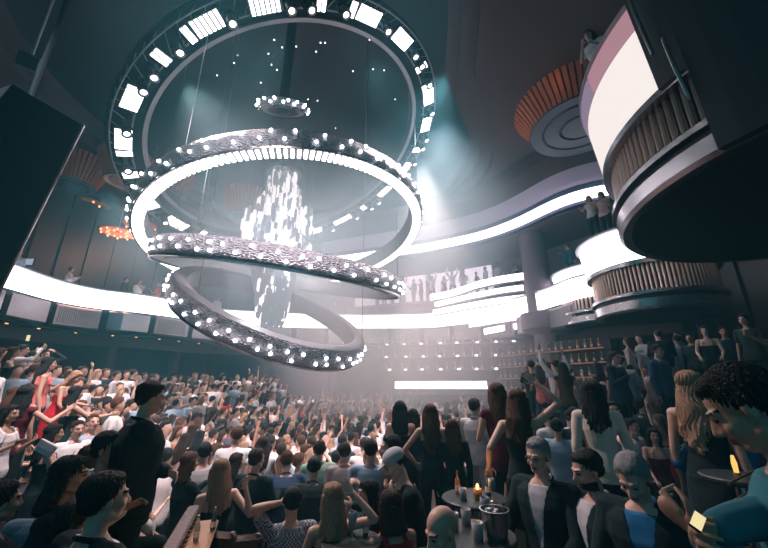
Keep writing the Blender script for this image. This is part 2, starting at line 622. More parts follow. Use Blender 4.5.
for i in range(6, 80, 4):
    N = normals2(MZ)
    q.lathe([(0, -0.02), (0.05, -0.02), (0.05, 0.03), (0, 0.03)], (MZ[i, 0] - N[i, 0] * 0.65, MZ[i, 1] - N[i, 1] * 0.65, 4.99), 8)
q.build('downlight', G_WARM, mz)['kind'] = 'stuff'
# pillars under the mezzanine
for k, i in enumerate((8, 22, 36, 50, 64, 78, 92)):
    N = normals2(MZ)[i]
    p = MZ[i] - N * 1.6
    q = MB(); q.lathe([(0, 0), (0.34, 0), (0.34, 0.2), (0.26, 0.25), (0.26, 4.6), (0.36, 4.8), (0.36, 5.0), (0, 5.0)], (p[0], p[1], 0), 16)
    tag(q.build('pillar', M_UMBER, smooth=False), kind='structure')
under = MB(); sweep(under, MZ, [(-2.6, 0), (-2.6, 5.0), (-2.8, 5.0), (-2.8, 0)])
tag(under.build('wall_under_mezzanine', mat('under_wall', (0.015, 0.02, 0.024), 0.7)), kind='structure')

# wavy light strips over the bandstand
def strip_thing(pts, th, label):
    P = []
    for px, py in pts:
        d = np.interp(px, [430, 530], [20.4, 17.6])
        P.append(bp(px, py, d=d))
    P = smooth_path(np.array(P), 16, 2)
    t = empty('light_strip', tuple(P[0]))
    loc = np.array(P[0])
    q = MB(); sweep(q, P - np.array([loc[0], loc[1], loc[2]]), [(0.1, -th / 2), (0.16, -th / 2), (0.16, th / 2), (0.1, th / 2)]); q.build('lamp_face', G_LED, t)
    q = MB(); sweep(q, P - np.array([loc[0], loc[1], loc[2]]), [(-0.1, -th / 2 - 0.05), (0.1, -th / 2 - 0.05), (0.1, th / 2 + 0.05), (-0.1, th / 2 + 0.05)]); q.build('housing', M_GREYMET, t)
    tag(t, label, 'light strip', 'wavy light strips')


strip_thing([(431, 298), (453, 294), (474, 286), (500, 280), (530, 276)], 0.34, 'topmost of the six wavy white light strips above the bandstand')
strip_thing([(436, 305), (470, 297), (500, 291), (524, 288)], 0.26, 'second wavy white light strip from the top, with a small clip')
strip_thing([(434, 313), (470, 306), (500, 301), (527, 298)], 0.30, 'third wavy white light strip from the top, just over the main band')
strip_thing([(470, 325), (500, 320), (529, 316)], 0.30, 'second lowest short white light strip below the main band')
strip_thing([(485, 332), (505, 328), (529, 325)], 0.30, 'lowest and shortest white light strip near the pillar')

# big pillar and mauve drum beside the light strips
PILLARS = []
q = MB(); p = bp(540, 330, d=16.6); PILLARS.append((p[0] + 0.2, p[1]))
q.lathe([(0, 0), (0.5, 0), (0.5, 5.0), (1.0, 5.25), (1.0, 6.0), (0.62, 6.1), (0.62, 10.1), (0, 10.1)], (p[0] + 0.2, p[1], 0), 24)
tag(autosmooth(q.build('pillar', M_MAUVE)), kind='structure')

# ------------------------------------------------------------------ the round pods on the right-hand side
def pod(name, c, r, z0, label, a_led, a_dark, flutes, led_h=1.15, top=True):
    """z0: underside height; LED between z0+1.45 and z0+1.45+led_h"""
    t = empty(name, (c[0], c[1], z0))
    ht = 2.45 if top else 2.48
    tag(t, label, 'balcony')
    a, b = math.radians(a_led[0]), math.radians(a_led[1])
    q = MB(); q.lathe([(0, 0.0), (r - 0.25, 0.0), (r - 0.2, 0.08), (r - 0.2, ht), (0, ht)], k=64)
    autosmooth(q.build('body', M_MATTE, t))
    q = MB(); q.lathe([(r - 0.3, 0.02), (r - 0.10, 0.0), (r - 0.04, 0.06), (r - 0.04, 0.30), (r - 0.1, 0.32)], k=72)
    autosmooth(q.build('lower_rim', M_CHROME, t), 30)
    q = MB(); q.lathe([(r - 0.12, 0.30), (r - 0.12, 0.42), (r + 0.0, 0.43), (r + 0.0, 0.52), (r - 0.28, 0.55)], k=72, ms=[1, 1, 0, 0])
    autosmooth(q.build('upper_rim', [M_CHROME, M_BLACK], t), 30)
    q = MB(); q.lathe([(r - 0.22, 1.28), (r + 0.02, 1.30), (r + 0.02, 1.42), (r - 0.22, 1.44)], k=72)
    autosmooth(q.build('ledge', M_CHROME, t), 30)
    # flutes
    q = MB()
    for k in range(flutes):
        g = TAU * k / flutes
        ca, sa = math.cos(g), math.sin(g)
        w = TAU * (r - 0.15) / flutes * 0.36
        rr_ = r - 0.16
        q.lathe([(0, 0.52), (w, 0.52), (w, 1.30), (0, 1.30)], (rr_ * ca, rr_ * sa, 0), 8)
    q.build('fluted_panel', M_BRONZE, t)
    # light panel leaning outwards
    z1 = 1.46
    q = MB(); q.lathe([(r - 0.08, z1), (r + 0.0, z1), (r + 0.10, z1 + led_h), (r + 0.02, z1 + led_h)], k=40, a0=a, a1=b)
    q.build('light_panel', G_SCREEN if top else G_LED, t)
    if top:
        m_ = (a + b) / 2 + math.radians(3)
        for a0, a1, mm, nm in ((a, m_ - 0.01, G_LILAC, 'lilac_panel'), (m_ + 0.01, b + 0.12, G_PINK, 'pink_panel')):
            q = MB(); q.lathe([(r + 0.04, z1 + led_h + 0.05), (r + 0.12, z1 + led_h + 0.05), (r + 0.17, z1 + led_h + 0.42), (r + 0.09, z1 + led_h + 0.42)], k=20, a0=a0, a1=a1)
            q.build(nm, mm, t)
    q = MB(); q.lathe([(r - 0.1, z1 + led_h + (0.44 if top else 0.01)), (r + 0.2, z1 + led_h + (0.46 if top else 0.02)), (r + 0.2, z1 + led_h + (0.52 if top else 0.08)), (r - 0.1, z1 + led_h + (0.52 if top else 0.08))], k=64)
    autosmooth(q.build('coping', M_GREYMET, t), 30)
    if a_dark:
        q = MB(); q.lathe([(r + 0.02, -0.06), (r + 0.16, -0.06), (r + 0.3, 3.2), (r + 0.02, 3.2)], k=40, a0=math.radians(a_dark[0] + 8), a1=math.radians(a_dark[1] + 60))
        q.build('shade_wing', M_BLACK, t)  # added black sheet standing in for shade over this side's rims and flutes
    if a_dark:
        q = MB(); q.lathe([(r - 0.10, z1 - 0.1), (r + 0.06, z1 - 0.1), (r + 0.22, z1 + led_h + 0.5), (r, z1 + led_h + 0.5)], k=40, a0=math.radians(a_dark[0]), a1=math.radians(a_dark[1]))
        q.build('dark_panel', M_BLACK, t)
        for g, zb, zt in ((a_dark[0] + 3, z1 + 0.35, z1 + led_h + 0.6), (a_dark[0] + 7, 0.75, z1 + 0.3)):
            g = math.radians(g)
            q = MB()
            rr_ = r + 0.28
            q.tube([(math.cos(g) * (rr_ - 0.05), math.sin(g) * (rr_ - 0.05), zb), (math.cos(g) * (rr_ + 0.05), math.sin(g) * (rr_ + 0.05), (zb + zt) / 2), (math.cos(g) * (rr_ + 0.1), math.sin(g) * (rr_ + 0.1), zt)], 0.025, 6)
            q.build('chrome_fin', M_CHROME, t)
    return t


pod('round_balcony', (7.6, 4.55), 3.5, 5.55, 'huge round balcony overhead with black underside, bronze flutes and a blank bright panel', (138, 186), (187, 300), 150)
pod('round_balcony', (8.45, 10.65), 1.72, 4.75, 'smaller round balcony with three women behind its white light panel', (120, 300), None, 90, led_h=0.95, top=False)
pod('round_balcony', (9.35, 14.6), 1.7, 5.1, 'smallest round balcony with a white panel, beyond the one with women', (120, 300), None, 60, led_h=0.8, top=False)

# orange-fluted drums under the ceiling
def drum(c, r, zb, zt, label, m_under, n=64):
    t = empty('ceiling_drum', (c[0], c[1], zb))
    tag(t, label, 'ceiling fixture')
    q = MB()
    prof = [(r, 0.0), (r + 0.12, 0.3), (r + 0.5, zt - zb)]
    for k in range(n):
        a0, a1 = TAU * k / n, TAU * (k + 0.7) / n
        V = []
        for rr_, z in prof:
            V += [(rr_ * math.cos(a0), rr_ * math.sin(a0), z), (rr_ * math.cos(a1), rr_ * math.sin(a1), z)]
        for rr_, z in prof:
            V += [((rr_ - 0.1) * math.cos(a0), (rr_ - 0.1) * math.sin(a0), z), ((rr_ - 0.1) * math.cos(a1), (rr_ - 0.1) * math.sin(a1), z)]
        q.add(V, [(0, 1, 3, 2), (2, 3, 5, 4), (6, 8, 9, 7), (8, 10, 11, 9), (0, 2, 8, 6), (2, 4, 10, 8), (1, 7, 9, 3), (3, 9, 11, 5)])
    q.build('fluted_wall', M_ORANGE, t)
    q = MB(); q.lathe([(0, 0.0), (r * 0.35, 0), (r * 0.38, 0.06), (r * 0.42, 0.0), (r * 0.7, 0), (r * 0.73, 0.06), (r * 0.77, 0), (r, -0.03), (r + 0.03, 0.02), (r * 0.6, 0.25), (r * .6, zt - zb), (0, zt - zb)], k=48)
    autosmooth(q.build('underside', m_under, t), 30)
    l = lamp('drum_uplight', 'POINT', (c[0] - 0.5 * (r + 1.3), c[1] - 0.5 * (r + 1.3), zb + 0.6), 4 if n == 64 else 1.5, (1.0, 0.42, 0.2), size=0.5)
    return t


M_DKBLUE = mat('dark_blue_gloss', (0.018, 0.03, 0.06), 0.4)
drum((7.4, 10.9), 1.75, 12.0, 13.0, 'large drum under the ceiling with orange fluted wall and dark blue underside', M_DKBLUE)
for (px, py, r, lb) in ((74, 186, 0.8, 'dim orange-fluted ceiling drum beside the black hanging cabinet'), (122, 182, 0.7, 'dim orange-fluted ceiling drum behind the light ring on its outer side'),
                        (170, 196, 0.7, 'orange-fluted ceiling drum seen through the top chandelier hoop'), (246, 218, 0.9, 'orange-fluted ceiling drum seen beside the crystal cascade')):
    p = bp(px, py, d=19.0 if px > 140 else 16.5)
    drum(p, r, p[2], p[2] + 1.3, lb, M_DKBLUE, 40)

# ------------------------------------------------------------------ light rings
def basis(th, ph):
    n = np.array([math.sin(th), math.sin(ph) * math.cos(th), math.cos(ph) * math.cos(th)])
    a = np.cross([0, 1, 0], n); a /= np.linalg.norm(a)
    b = np.cross(n, a)
    return Matrix(((a[0], b[0], n[0]), (a[1], b[1], n[1]), (a[2], b[2], n[2])))


bulb_me = None


def bulb_mesh():
    global bulb_me
    if bulb_me is None:
        q = MB(); q.ell((0, 0, 0), (0.040, 0.040, 0.040), k=12, l=8)
        bulb_me = q.mesh('bulb', [G_BULB], True)
    return bulb_me


def hoop(c, th, ph, R, h, w, nb, label, led=True, mid=False, led_h=0.0):
    """hoop whose outer lower edge is the circle R; h tall, w thick"""
    t = empty('chandelier_hoop', tuple(c))
    t.rotation_mode = 'QUATERNION'
    t.rotation_quaternion = basis(th, ph).to_quaternion()
    tag(t, label, 'chandelier', 'tilted hoops of the chandelier')
    z0 = -h / 2 if mid else 0.0
    prof = [(R - 0.02, z0), (R + 0.05, z0 + 0.12 * h), (R + 0.09, z0 + 0.35 * h), (R + 0.09, z0 + 0.65 * h), (R + 0.05, z0 + 0.88 * h), (R - 0.02, z0 + h)]
    q = MB(); q.lathe(prof, k=128); ob_ = autosmooth(q.build('outer_band', M_MESH, t), 60)
    q = MB(); q.lathe([(R - 0.02, z0 + h), (R - w, z0 + h), (R - w, z0), (R - w + 0.03, z0)], k=128); autosmooth(q.build('inner_band', M_GREYMET, t), 30)
    q = MB(); q.lathe([(R - 0.015, z0 - 0.02), (R + 0.03, z0 - 0.02), (R + 0.03, z0 + 0.03), (R - 0.015, z0 + 0.03)], k=128); q.build('lower_trim', M_CHROME, t)
    # radial light louvres of the underside
    q = MB()
    n = 180
    if led:
        for k in range(n):
            a0, a1 = TAU * k / n, TAU * (k + 0.52) / n
            V = [(rr_ * math.cos(a), rr_ * math.sin(a), z) for z in (z0 - 0.04, z0 + 0.02) for rr_ in (R - w + 0.03, R - 0.03) for a in (a0, a1)]
            q.add(V, [(0, 2, 3, 1), (4, 5, 7, 6), (0, 1, 5, 4), (2, 6, 7, 3), (0, 4, 6, 2), (1, 3, 7, 5)])
        q.build('light_louvre', G_LOUVRE, t)
    q = MB(); q.lathe([(R - w + 0.02, z0 + 0.02), (R - 0.02, z0 + 0.02), (R - 0.02, z0 + 0.05), (R - w + 0.02, z0 + 0.05), (R - w + 0.02, z0 + 0.02)], k=128)
    q.build('underside', G_GAP if led else M_GREYMET, t)
    rg = random.Random(int(R * 100))
    extra = MB()
    cnt = 0
    for k in range(nb):
        a = TAU * (k + 0.5 * rg.random()) / nb
        for row, zz in enumerate((0.32, 0.68)):
            aa = a + (0.5 * TAU / nb if row else 0) + rg.uniform(-0.15, 0.15) * TAU / nb
            z = z0 + h * (zz + rg.uniform(-0.06, 0.06))
            rr_ = R + 0.10
            p = (rr_ * math.cos(aa), rr_ * math.sin(aa), z)
            b = bpy.data.objects.new('bulb', bulb_mesh()); COL.objects.link(b)
            b.parent = ob_; b.location = p
            cnt += 1
    return t


def suspend(p, q_, label):
    m_ = MB(); m_.tube([p, q_], 0.012, 5)
    return tag(m_.build('suspension_cable', M_GREYMET), label, 'cable', 'chandelier suspension cables')


A_ = ((-3.31, 11.64, 7.66), -0.16, 0.07, 4.8)
B_ = ((-3.15, 10.69, 5.89), 0.14, -0.17, 3.66)
C_ = ((-3.48, 10.97, 4.93), 0.425, -0.363, 3.0)
hoop(A_[0], A_[1], A_[2], A_[3] - 0.08, 0.62, 0.34, 50, 'largest and topmost bulb-studded hoop with bright louvred underside')
hoop(B_[0], B_[1], B_[2], B_[3], 0.52, 0.35, 44, 'middle bulb-studded hoop, seen nearly edge on, crossing the crystal cascade', led=False)
hoop(C_[0], C_[1], C_[2], C_[3], 0.58, 0.35, 40, 'lowest bulb-studded hoop, steeply tipped towards the crowd', led=False, mid=True)
# small crown above
cr = bp(283, 112, d=11.2)
hoop(tuple(cr), 0.05, -0.48, 0.70, 0.26, 0.2, 13, 'small bulb-studded crown above the topmost hoop', led=False)

def on_ring(P, a, dr=0.0, dz=0.0):
    c, th, ph, R = P
    M = basis(th, ph)
    return Vector(c) + M @ Vector(((R + dr) * math.cos(a), (R + dr) * math.sin(a), dz))


for P, lb in ((A_, 'thin steel cable from the ceiling down to the topmost hoop'), (B_, 'thin steel cable between the upper hoop and the middle hoop'), (C_, 'thin steel cable down to the lowest hoop')):
    for a in (0.05, 2.2, 3.3, 4.4):
        p = on_ring(P, a, -0.1, 0.4)
        suspend(p, (p.x, p.y, 16.9 if P is not B_ else p.z + 2.6), lb)
q = MB(); q.lathe([(0, 0), (0.16, 0.0), (0.16, 5.6), (0.0, 5.6)], (cr[0], cr[1], cr[2] + 0.1), 12)
tag(q.build('hoist_column', M_MATTE), 'dark hoist column rising from the small bulb crown', 'column')

# crystal cascade
cc = np.array([-3.72, 11.3])
ct = empty('crystal_chandelier', (cc[0], cc[1], 10.2))
tag(ct, 'tall glowing cascade of crystal drops through the middle of the hoops', 'chandelier')
q = MB(); q.rings([np.array([(math.cos(a) * r, math.sin(a) * r, z) for a in np.linspace(0, TAU, 6, endpoint=False)]) for r, z in ((0.004, -0.20), (0.06, -0.15), (0.066, 0.0), (0.06, 0.15), (0.004, 0.2))])
cr_me = [q.mesh('crystal', [G_CRYS]), q.mesh('crystal', [G_CRYS2])]
rg = random.Random(5)
drops = []
for k in range(950):
    a = rg.uniform(0, TAU)
    z = rg.uniform(4.7, 10.05)
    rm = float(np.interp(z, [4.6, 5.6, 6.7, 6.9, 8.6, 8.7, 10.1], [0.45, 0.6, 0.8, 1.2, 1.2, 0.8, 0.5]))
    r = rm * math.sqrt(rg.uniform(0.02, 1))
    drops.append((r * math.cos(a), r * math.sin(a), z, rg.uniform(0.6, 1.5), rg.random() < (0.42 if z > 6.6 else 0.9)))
drops.sort(key=lambda d: d[1])
rest = MB()
for i, (x, y, z, s_, dim) in enumerate(drops):
    if i < 100:
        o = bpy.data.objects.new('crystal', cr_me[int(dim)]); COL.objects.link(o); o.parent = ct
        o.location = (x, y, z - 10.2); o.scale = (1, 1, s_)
    else:
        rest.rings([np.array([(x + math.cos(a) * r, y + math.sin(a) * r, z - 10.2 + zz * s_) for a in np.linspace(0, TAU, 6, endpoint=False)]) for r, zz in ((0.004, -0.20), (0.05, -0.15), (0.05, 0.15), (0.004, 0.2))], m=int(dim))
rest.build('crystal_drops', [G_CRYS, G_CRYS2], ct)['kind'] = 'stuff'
q = MB()
for k in range(60):
    x, y = drops[k * 7][0], drops[k * 7][1]
    q.tube([(x, y, 0.1), (x, y, drops[k * 7][2] - 10.2)], 0.006, 4)
q.build('hanging_wires', M_GREYMET, ct)['kind'] = 'stuff'
q = MB(); q.lathe([(0.1, 0.0), (0.6, 0.0), (0.65, 0.06), (0.6, 0.12), (0.1, 0.12), (0.1, 0)], k=32); q.build('ceiling_plate', M_GREYMET, ct)

# lighting truss ring with panels and moving heads
D_ = ((-3.53, 12.86, 11.72), -0.407, 0.059, 6.12)
MD = basis(D_[1], D_[2])
tr = empty('lighting_truss', D_[0])
tr.rotation_mode = 'QUATERNION'; tr.rotation_quaternion = MD.to_quaternion()
tag(tr, 'large round lighting truss carrying bright panels under the dark dome', 'truss')
for (dr, dz) in ((-0.28, 0.35), (0.28, 0.35), (-0.28, 0.8), (0.28, 0.8)):
    q = MB(); tt = np.linspace(0, TAU, 97)[:-1]
    pts = [((6.2 + dr) * math.cos(a), (6.2 + dr) * math.sin(a), dz) for a in tt]
    rings = []
    for i, a in enumerate(tt):
        e = np.array([math.cos(a), math.sin(a), 0])
        rings.append(np.array([np.array(pts[i]) + 0.03 * (math.cos(b) * e + math.sin(b) * np.array([0, 0, 1])) for b in np.linspace(0, TAU, 6, endpoint=False)]))
    rings.append(rings[0])
    q.rings(rings, cap=False); q.build('chord', M_GREYMET, tr)
q = MB()
for k in range(96):
    a0, a1 = TAU * k / 96, TAU * (k + 1) / 96
    for dr in (-0.28, 0.28):
        q.tube([((6.2 + dr) * math.cos(a0), (6.2 + dr) * math.sin(a0), 0.35), ((6.2 + dr) * math.cos(a1), (6.2 + dr) * math.sin(a1), 0.8)], 0.015, 4)
    q.tube([(5.92 * math.cos(a0), 5.92 * math.sin(a0), 0.35), (6.48 * math.cos(a1), 6.48 * math.sin(a1), 0.35)], 0.015, 4)
q.build('truss_bracing', M_GREYMET, tr)
q = MB(); q.lathe([(5.6, 0.55), (6.55, 0.55), (6.55, 0.6), (5.6, 0.6), (5.6, 0.55)], k=96); q.build('soffit_ring', M_MATTE, tr)
q = MB(); q.lathe([(5.45, 0.5), (5.6, 0.45), (5.6, 0.9), (5.45, 0.9), (5.45, 0.5)], k=96); q.build('inner_fascia', M_GREYMET, tr)


def truss_panel(a, wa, label, group):
    t = empty('truss_lamp', on_ring(D_, a, 0, 0.28))
    t.rotation_mode = 'QUATERNION'
    t.rotation_quaternion = (MD @ Matrix.Rotation(a, 3, 'Z')).to_quaternion()
    L = 6.2 * wa
    q = MB(); q.box((0, 0, 0.05), (0.50, L + 0.06, 0.08)); q.build('housing', M_MATTE, t)
    q = MB()
    n = max(2, int(L / 0.13))
    for i in range(n):
        y = -L / 2 + (i + 0.5) * L / n
        q.box((0, y, -0.01), (0.44, L / n * 0.62, 0.05))
    q.build('tube_lamp', G_PANEL, t)
    q = MB(); q.box((0, 0, 0.005), (0.47, L, 0.01)); q.build('reflector', G_GAP, t)
    q = MB(); q.tube([(0, 0, 0.08), (0, 0, 0.3)], 0.03, 6); q.build('clamp', M_GREYMET, t)
    tag(t, label, 'light panel', group)


head_parts = None


def moving_head(a, dr=0.0):
    global head_parts
    M = MD @ Matrix.Rotation(a, 3, 'Z')
    t = empty('moving_head_light', on_ring(D_, a, dr, 0.36))
    t.rotation_mode = 'QUATERNION'; t.rotation_quaternion = M.to_quaternion()
    tag(t, 'black moving-head spotlight hanging from the round truss between bright panels', 'stage light', 'moving-head lights on the round truss')
    if head_parts is None:
        b = MB(); b.bevbox((0, 0, -0.06), (0.3, 0.3, 0.12), 0.03)
        y = MB()
        for s in (-1, 1):
            y.bevbox((0, s * 0.17, -0.26), (0.10, 0.05, 0.34), 0.01)
        y.box((0, 0, -0.12), (0.1, 0.36, 0.04))
        h = MB(); h.lathe([(0, 0.17), (0.1, 0.16), (0.13, 0.08), (0.13, -0.1), (0.15, -0.16), (0.12, -0.16), (0.1, -0.12)], (0, 0, -0.36), 16)
        ln = MB(); ln.ell((0, 0, -0.49), (0.085, 0.085, 0.03), k=12, l=6)
        head_parts = [('base', b.mesh('base', [M_MATTE])), ('yoke', y.mesh('yoke', [M_MATTE])), ('lamp_head', h.mesh('lamp_head', [M_BLACK])), ('lens', ln.mesh('lens', [G_PANEL]))]
    prev = None
    for n, me in head_parts:
        prev = link(n, me, prev if n == 'lens' else t)


for k in range(24):
    a = TAU * k / 24 + 0.1
    big = k % 3 != 1
    truss_panel(a, 0.135 if big else 0.05, 'long bright panel of tube lamps on the round truss' if big else 'short bright panel between spotlights on the round truss',
                'long panels on the round truss' if big else 'short panels on the round truss')
    moving_head(a + 0.10)
    if not big:
        moving_head(a - 0.07)
        truss_panel(a + 0.165, 0.035, 'narrow single bright lamp on the round truss', 'narrow lamps on the round truss')

# pin lights in the dome
for k in range(26):
    rg = random.Random(k + 40)
    a, r = rg.uniform(0, TAU), rg.uniform(0.3, 5.2)
    q = MB(); q.ell((0, 0, 0), (0.035, 0.035, 0.035), k=6, l=4)
    if k == 0:
        star_me = q.mesh('pin_light', [G_STAR])
    o = link('pin_light', star_me, None, (-3.6 + r * math.cos(a), 12.0 + r * math.sin(a), 16.97))
    tag(o, 'tiny white pin light in the dark dome', 'pin light', 'pin lights in the dome')

# ------------------------------------------------------------------ left: black hanging cabinet and small fixtures
P = [bp(12, 84, d=5.6), bp(84, 126, d=5.9), bp(-4, 300, d=6.4), bp(-110, 230, d=6.0)]
back = np.array([-1.7, 0.8, 0.5])
hc = empty('hanging_cabinet', tuple(P[1]))
tag(hc, 'large black hanging speaker cabinet with thin chrome edge in the upper corner', 'speaker')
o0 = np.array(P[1])
q = MB(); q.add([p - o0 for p in P] + [p + back - o0 for p in P], [(0, 1, 2, 3), (7, 6, 5, 4), (0, 4, 5, 1), (1, 5, 6, 2), (2, 6, 7, 3), (3, 7, 4, 0)]); q.build('body', M_MATTE, hc)
q = MB(); n_ = np.array([0.02, -0.03, 0.0])
q.tube([P[1] - o0 + n_, P[2] - o0 + n_], 0.022, 6); q.build('chrome_edge', M_CHROME, hc)
q = MB(); q.tube([(P[0] + P[1]) / 2 - o0 + back * 0.5, (P[0] + P[1]) / 2 - o0 + back * 0.5 + np.array([0, 0, 10.5 - 0.0])], 0.05, 8); q.build('hanger', M_MATTE, hc)
# flood lamp
p = bp(30, 62, d=8.0)
t = empty('flood_light', tuple(p)); tag(t, 'small dark flood light with a thin pale edge above the black cabinet', 'light fixture')
t.rotation_euler = (0.5, 0.3, 0.4)
q = MB(); q.bevbox((0, 0, 0), (0.45, 0.16, 0.34), 0.03); q.build('housing', M_MATTE, t)
q = MB(); q.box((0.22, -0.09, 0), (0.015, 0.01, 0.3)); q.box((0, -0.09, -0.17), (0.4, 0.01, 0.012)); q.build('edge_trim', M_CHROME, t)
q = MB(); q.tube([(0, 0, 0.15), (0.0, 0.0, 0.7), (-0.3, 0.5, 9.0)], 0.025, 6); q.build('bracket', M_GREYMET, t)

# warm lamps and fittings on the left mezzanine
for k, (px, py, d_, n) in enumerate(((118, 232, 19, 20), (92, 205, 20, 8), (140, 225, 20, 10))):
    p = bp(px, py, d=d_)
    t = empty('warm_chandelier', tuple(p)); lamp('warm_light', 'POINT', (p[0], p[1], p[2] - 1.2), 120, (1.0, 0.5, 0.4), size=0.4); tag(t, ['dim amber chandelier of small lamps over the far mezzanine', 'small amber chandelier above and outward of the dim one', 'amber chandelier almost touching the bright hoop'][k], 'chandelier')
    q = MB(); q.lathe([(0.15, 0.0), (0.8, -0.05), (0.85, 0.03), (0.15, 0.1), (0.15, 0)], k=20); q.build('frame', M_ORANGE, t)
    q = MB(); q.tube([(0, 0, 0.05), (0, 0, 16.8 - p[2])], 0.02, 5); q.build('rod', M_GREYMET, t)
    q = MB(); q.ell((0, 0, 0), (0.05, 0.05, 0.07), k=8, l=5); me = q.mesh('lamp_bulb', [G_WARM])
    for i in range(n):
        a = TAU * i / n
        link('lamp_bulb', me, t, (0.75 * math.cos(a) * (1 if i % 2 else .6), 0.75 * math.sin(a) * (1 if i % 2 else .6), -0.1))
p = bp(28, 262, d=15)
t = empty('monitor', tuple(p)); tag(t, 'small glowing monitor at the end of the mezzanine', 'monitor')
q = MB(); q.bevbox((0, 0, 0), (0.55, 0.05, 0.34), 0.01); q.build('casing', M_MATTE, t)
q = MB(); q.box((0, -0.03, 0), (0.48, 0.012, 0.27)); q.build('screen', glow('monitor_blue', (0.45, 0.55, 0.7), 0.7, False), t)
q = MB(); q.tube([(0, 0, -0.15), (0, 0, 6.2 - p[2])], 0.03, 6); q.build('stand', M_MATTE, t)

# the stage light bar at the far end of the dance floor
p0, p1 = bp(395, 385, d=17.6), bp(487, 385, d=17.0)
t = empty('stage_screen', tuple(p0)); tag(t, 'long low bright screen at the far end of the dance floor', 'screen')
d_ = p1 - p0
q = MB(); q.box(d_ / 2, (np.linalg.norm(d_), 0.06, 0.36), rz=math.atan2(d_[1], d_[0])); q.build('screen_face', G_LED, t)
q = MB(); q.box(d_ / 2 + np.array([0, 0.12, 0.0]), (np.linalg.norm(d_) + 0.2, 0.12, 0.5), rz=math.atan2(d_[1], d_[0]))
q.box(d_ / 2 + np.array([0, 0.2, -p0[2] / 2 - 0.2]), (np.linalg.norm(d_) + 0.2, 0.1, p0[2] - 0.5), rz=math.atan2(d_[1], d_[0])); q.build('casing', M_MATTE, t)

# back bar with bottles on the far right
bar = empty('back_bar', (7.2, 16.2, 0)); bar.rotation_euler = (0, 0, math.radians(-58))
tag(bar, 'dim back bar with stacked shelves of bottles beneath the round balconies', 'bar')
q = MB(); q.box((0, 0.3, 2.3), (5.6, 0.1, 4.6)); q.build('back_panel', M_UMBER, bar)
q = MB(); q.bevbox((0, 0, 0.55), (5.6, 0.6, 1.1), 0.03); q.build('counter', M_LEATHER, bar)
for z in (2.5, 3.05, 3.6, 4.15):
    q = MB(); q.box((0, 0.08, z), (5.4, 0.36, 0.04)); q.build('shelf', M_GREYMET, bar)
    q = MB(); q.box((0, -0.105, z), (5.4, 0.01, 0.03)); q.build('light_strip', G_AMBERDIM, bar)


def bottle_parts(m):
    b = MB(); b.lathe([(0, 0), (0.04, 0), (0.042, 0.01), (0.042, 0.17), (0.035, 0.21), (0.015, 0.25), (0.014, 0.31), (0.0, 0.31)], k=12)
    c = MB(); c.lathe([(0, 0.30), (0.017, 0.30), (0.017, 0.335), (0, 0.335)], k=10)
    l_ = MB(); l_.lathe([(0.0432, 0.05), (0.0435, 0.05), (0.0435, 0.13), (0.0432, 0.13)], k=12)
    return [('cap', c.mesh('cap', [M_BRASS])), ('glass', b.mesh('glass', [m], True)), ('paper_label', l_.mesh('paper_label', [CLOTH['cream']]))]


BOT = [bottle_parts(M_BOTTLE), bottle_parts(M_AMBER), bottle_parts(M_CLEAR)]


def bottle(loc, kind, label, group=None, parts=True, s=1.0):
    t = empty('bottle', tuple(loc)); t.scale = (s, s, s)
    tag(t, label, 'bottle', group)
    g_ = None
    for n, me in BOT[kind]:
        g_ = link(n, me, t) if n != 'paper_label' else link(n, me, g_)
    return t


Rb = Matrix.Rotation(math.radians(-58), 3, 'Z')
rg = random.Random(3)
for z in (2.52, 3.07, 3.62, 4.17):
    for k in range(17):
        v = Rb @ Vector((-2.6 + k * 0.32 + rg.uniform(-0.05, 0.05), 0.06, 0))
        kd = rg.randrange(3)
        bottle((7.2 + v.x, 16.2 + v.y, z), kd, ['dark green', 'amber', 'clear'][kd] + ' bottle on the dim back bar shelves', 'bottles on the back bar, ' + ['green', 'amber', 'clear'][kd], s=1.15)
bar2 = empty('back_bar', (3.6, 19.6, 0), (0, 0, math.radians(-14)))
tag(bar2, 'long glittering back bar seen through smoke below the wavy light strips', 'bar')
q = MB(); q.box((0, 0.3, 2.5), (8.0, 0.1, 5.0)); q.build('back_panel', M_MAUVE, bar2)
q = MB(); q.bevbox((0, 0, 0.55), (8.0, 0.6, 1.1), 0.03); q.build('counter', M_LEATHER, bar2)
Rb2 = Matrix.Rotation(math.radians(-14), 3, 'Z')
for z in (3.5, 4.2, 4.9):
    q = MB(); q.box((0, 0.08, z), (7.8, 0.36, 0.04)); q.build('shelf', M_GREYMET, bar2)
    for k in range(16):
        v = Rb2 @ Vector((-3.7 + k * 0.49 + rg.uniform(-0.1, 0.1), 0.08, 0))
        kd = rg.choice([1, 2, 2])
        bottle((3.6 + v.x, 19.6 + v.y, z + 0.02), kd, ['dark green', 'amber', 'clear'][kd] + ' bottle on the smoky glittering back bar', 'bottles on the glittering back bar, ' + ['green', 'amber', 'clear'][kd], s=1.5)
        if k % 2 == 0:
            q = MB(); q.lathe([(0, 0), (0.07, 0), (0.09, 0.05), (0.06, 0.09), (0, 0.09)], k=10)
            o = q.build('shelf_light', G_SHELF, None, (3.6 + v.x + 0.2, 19.6 + v.y - 0.1, z + 0.02)); tag(o, 'small bright shelf light on the glittering back bar', 'light fixture', 'shelf lights on the glittering back bar')

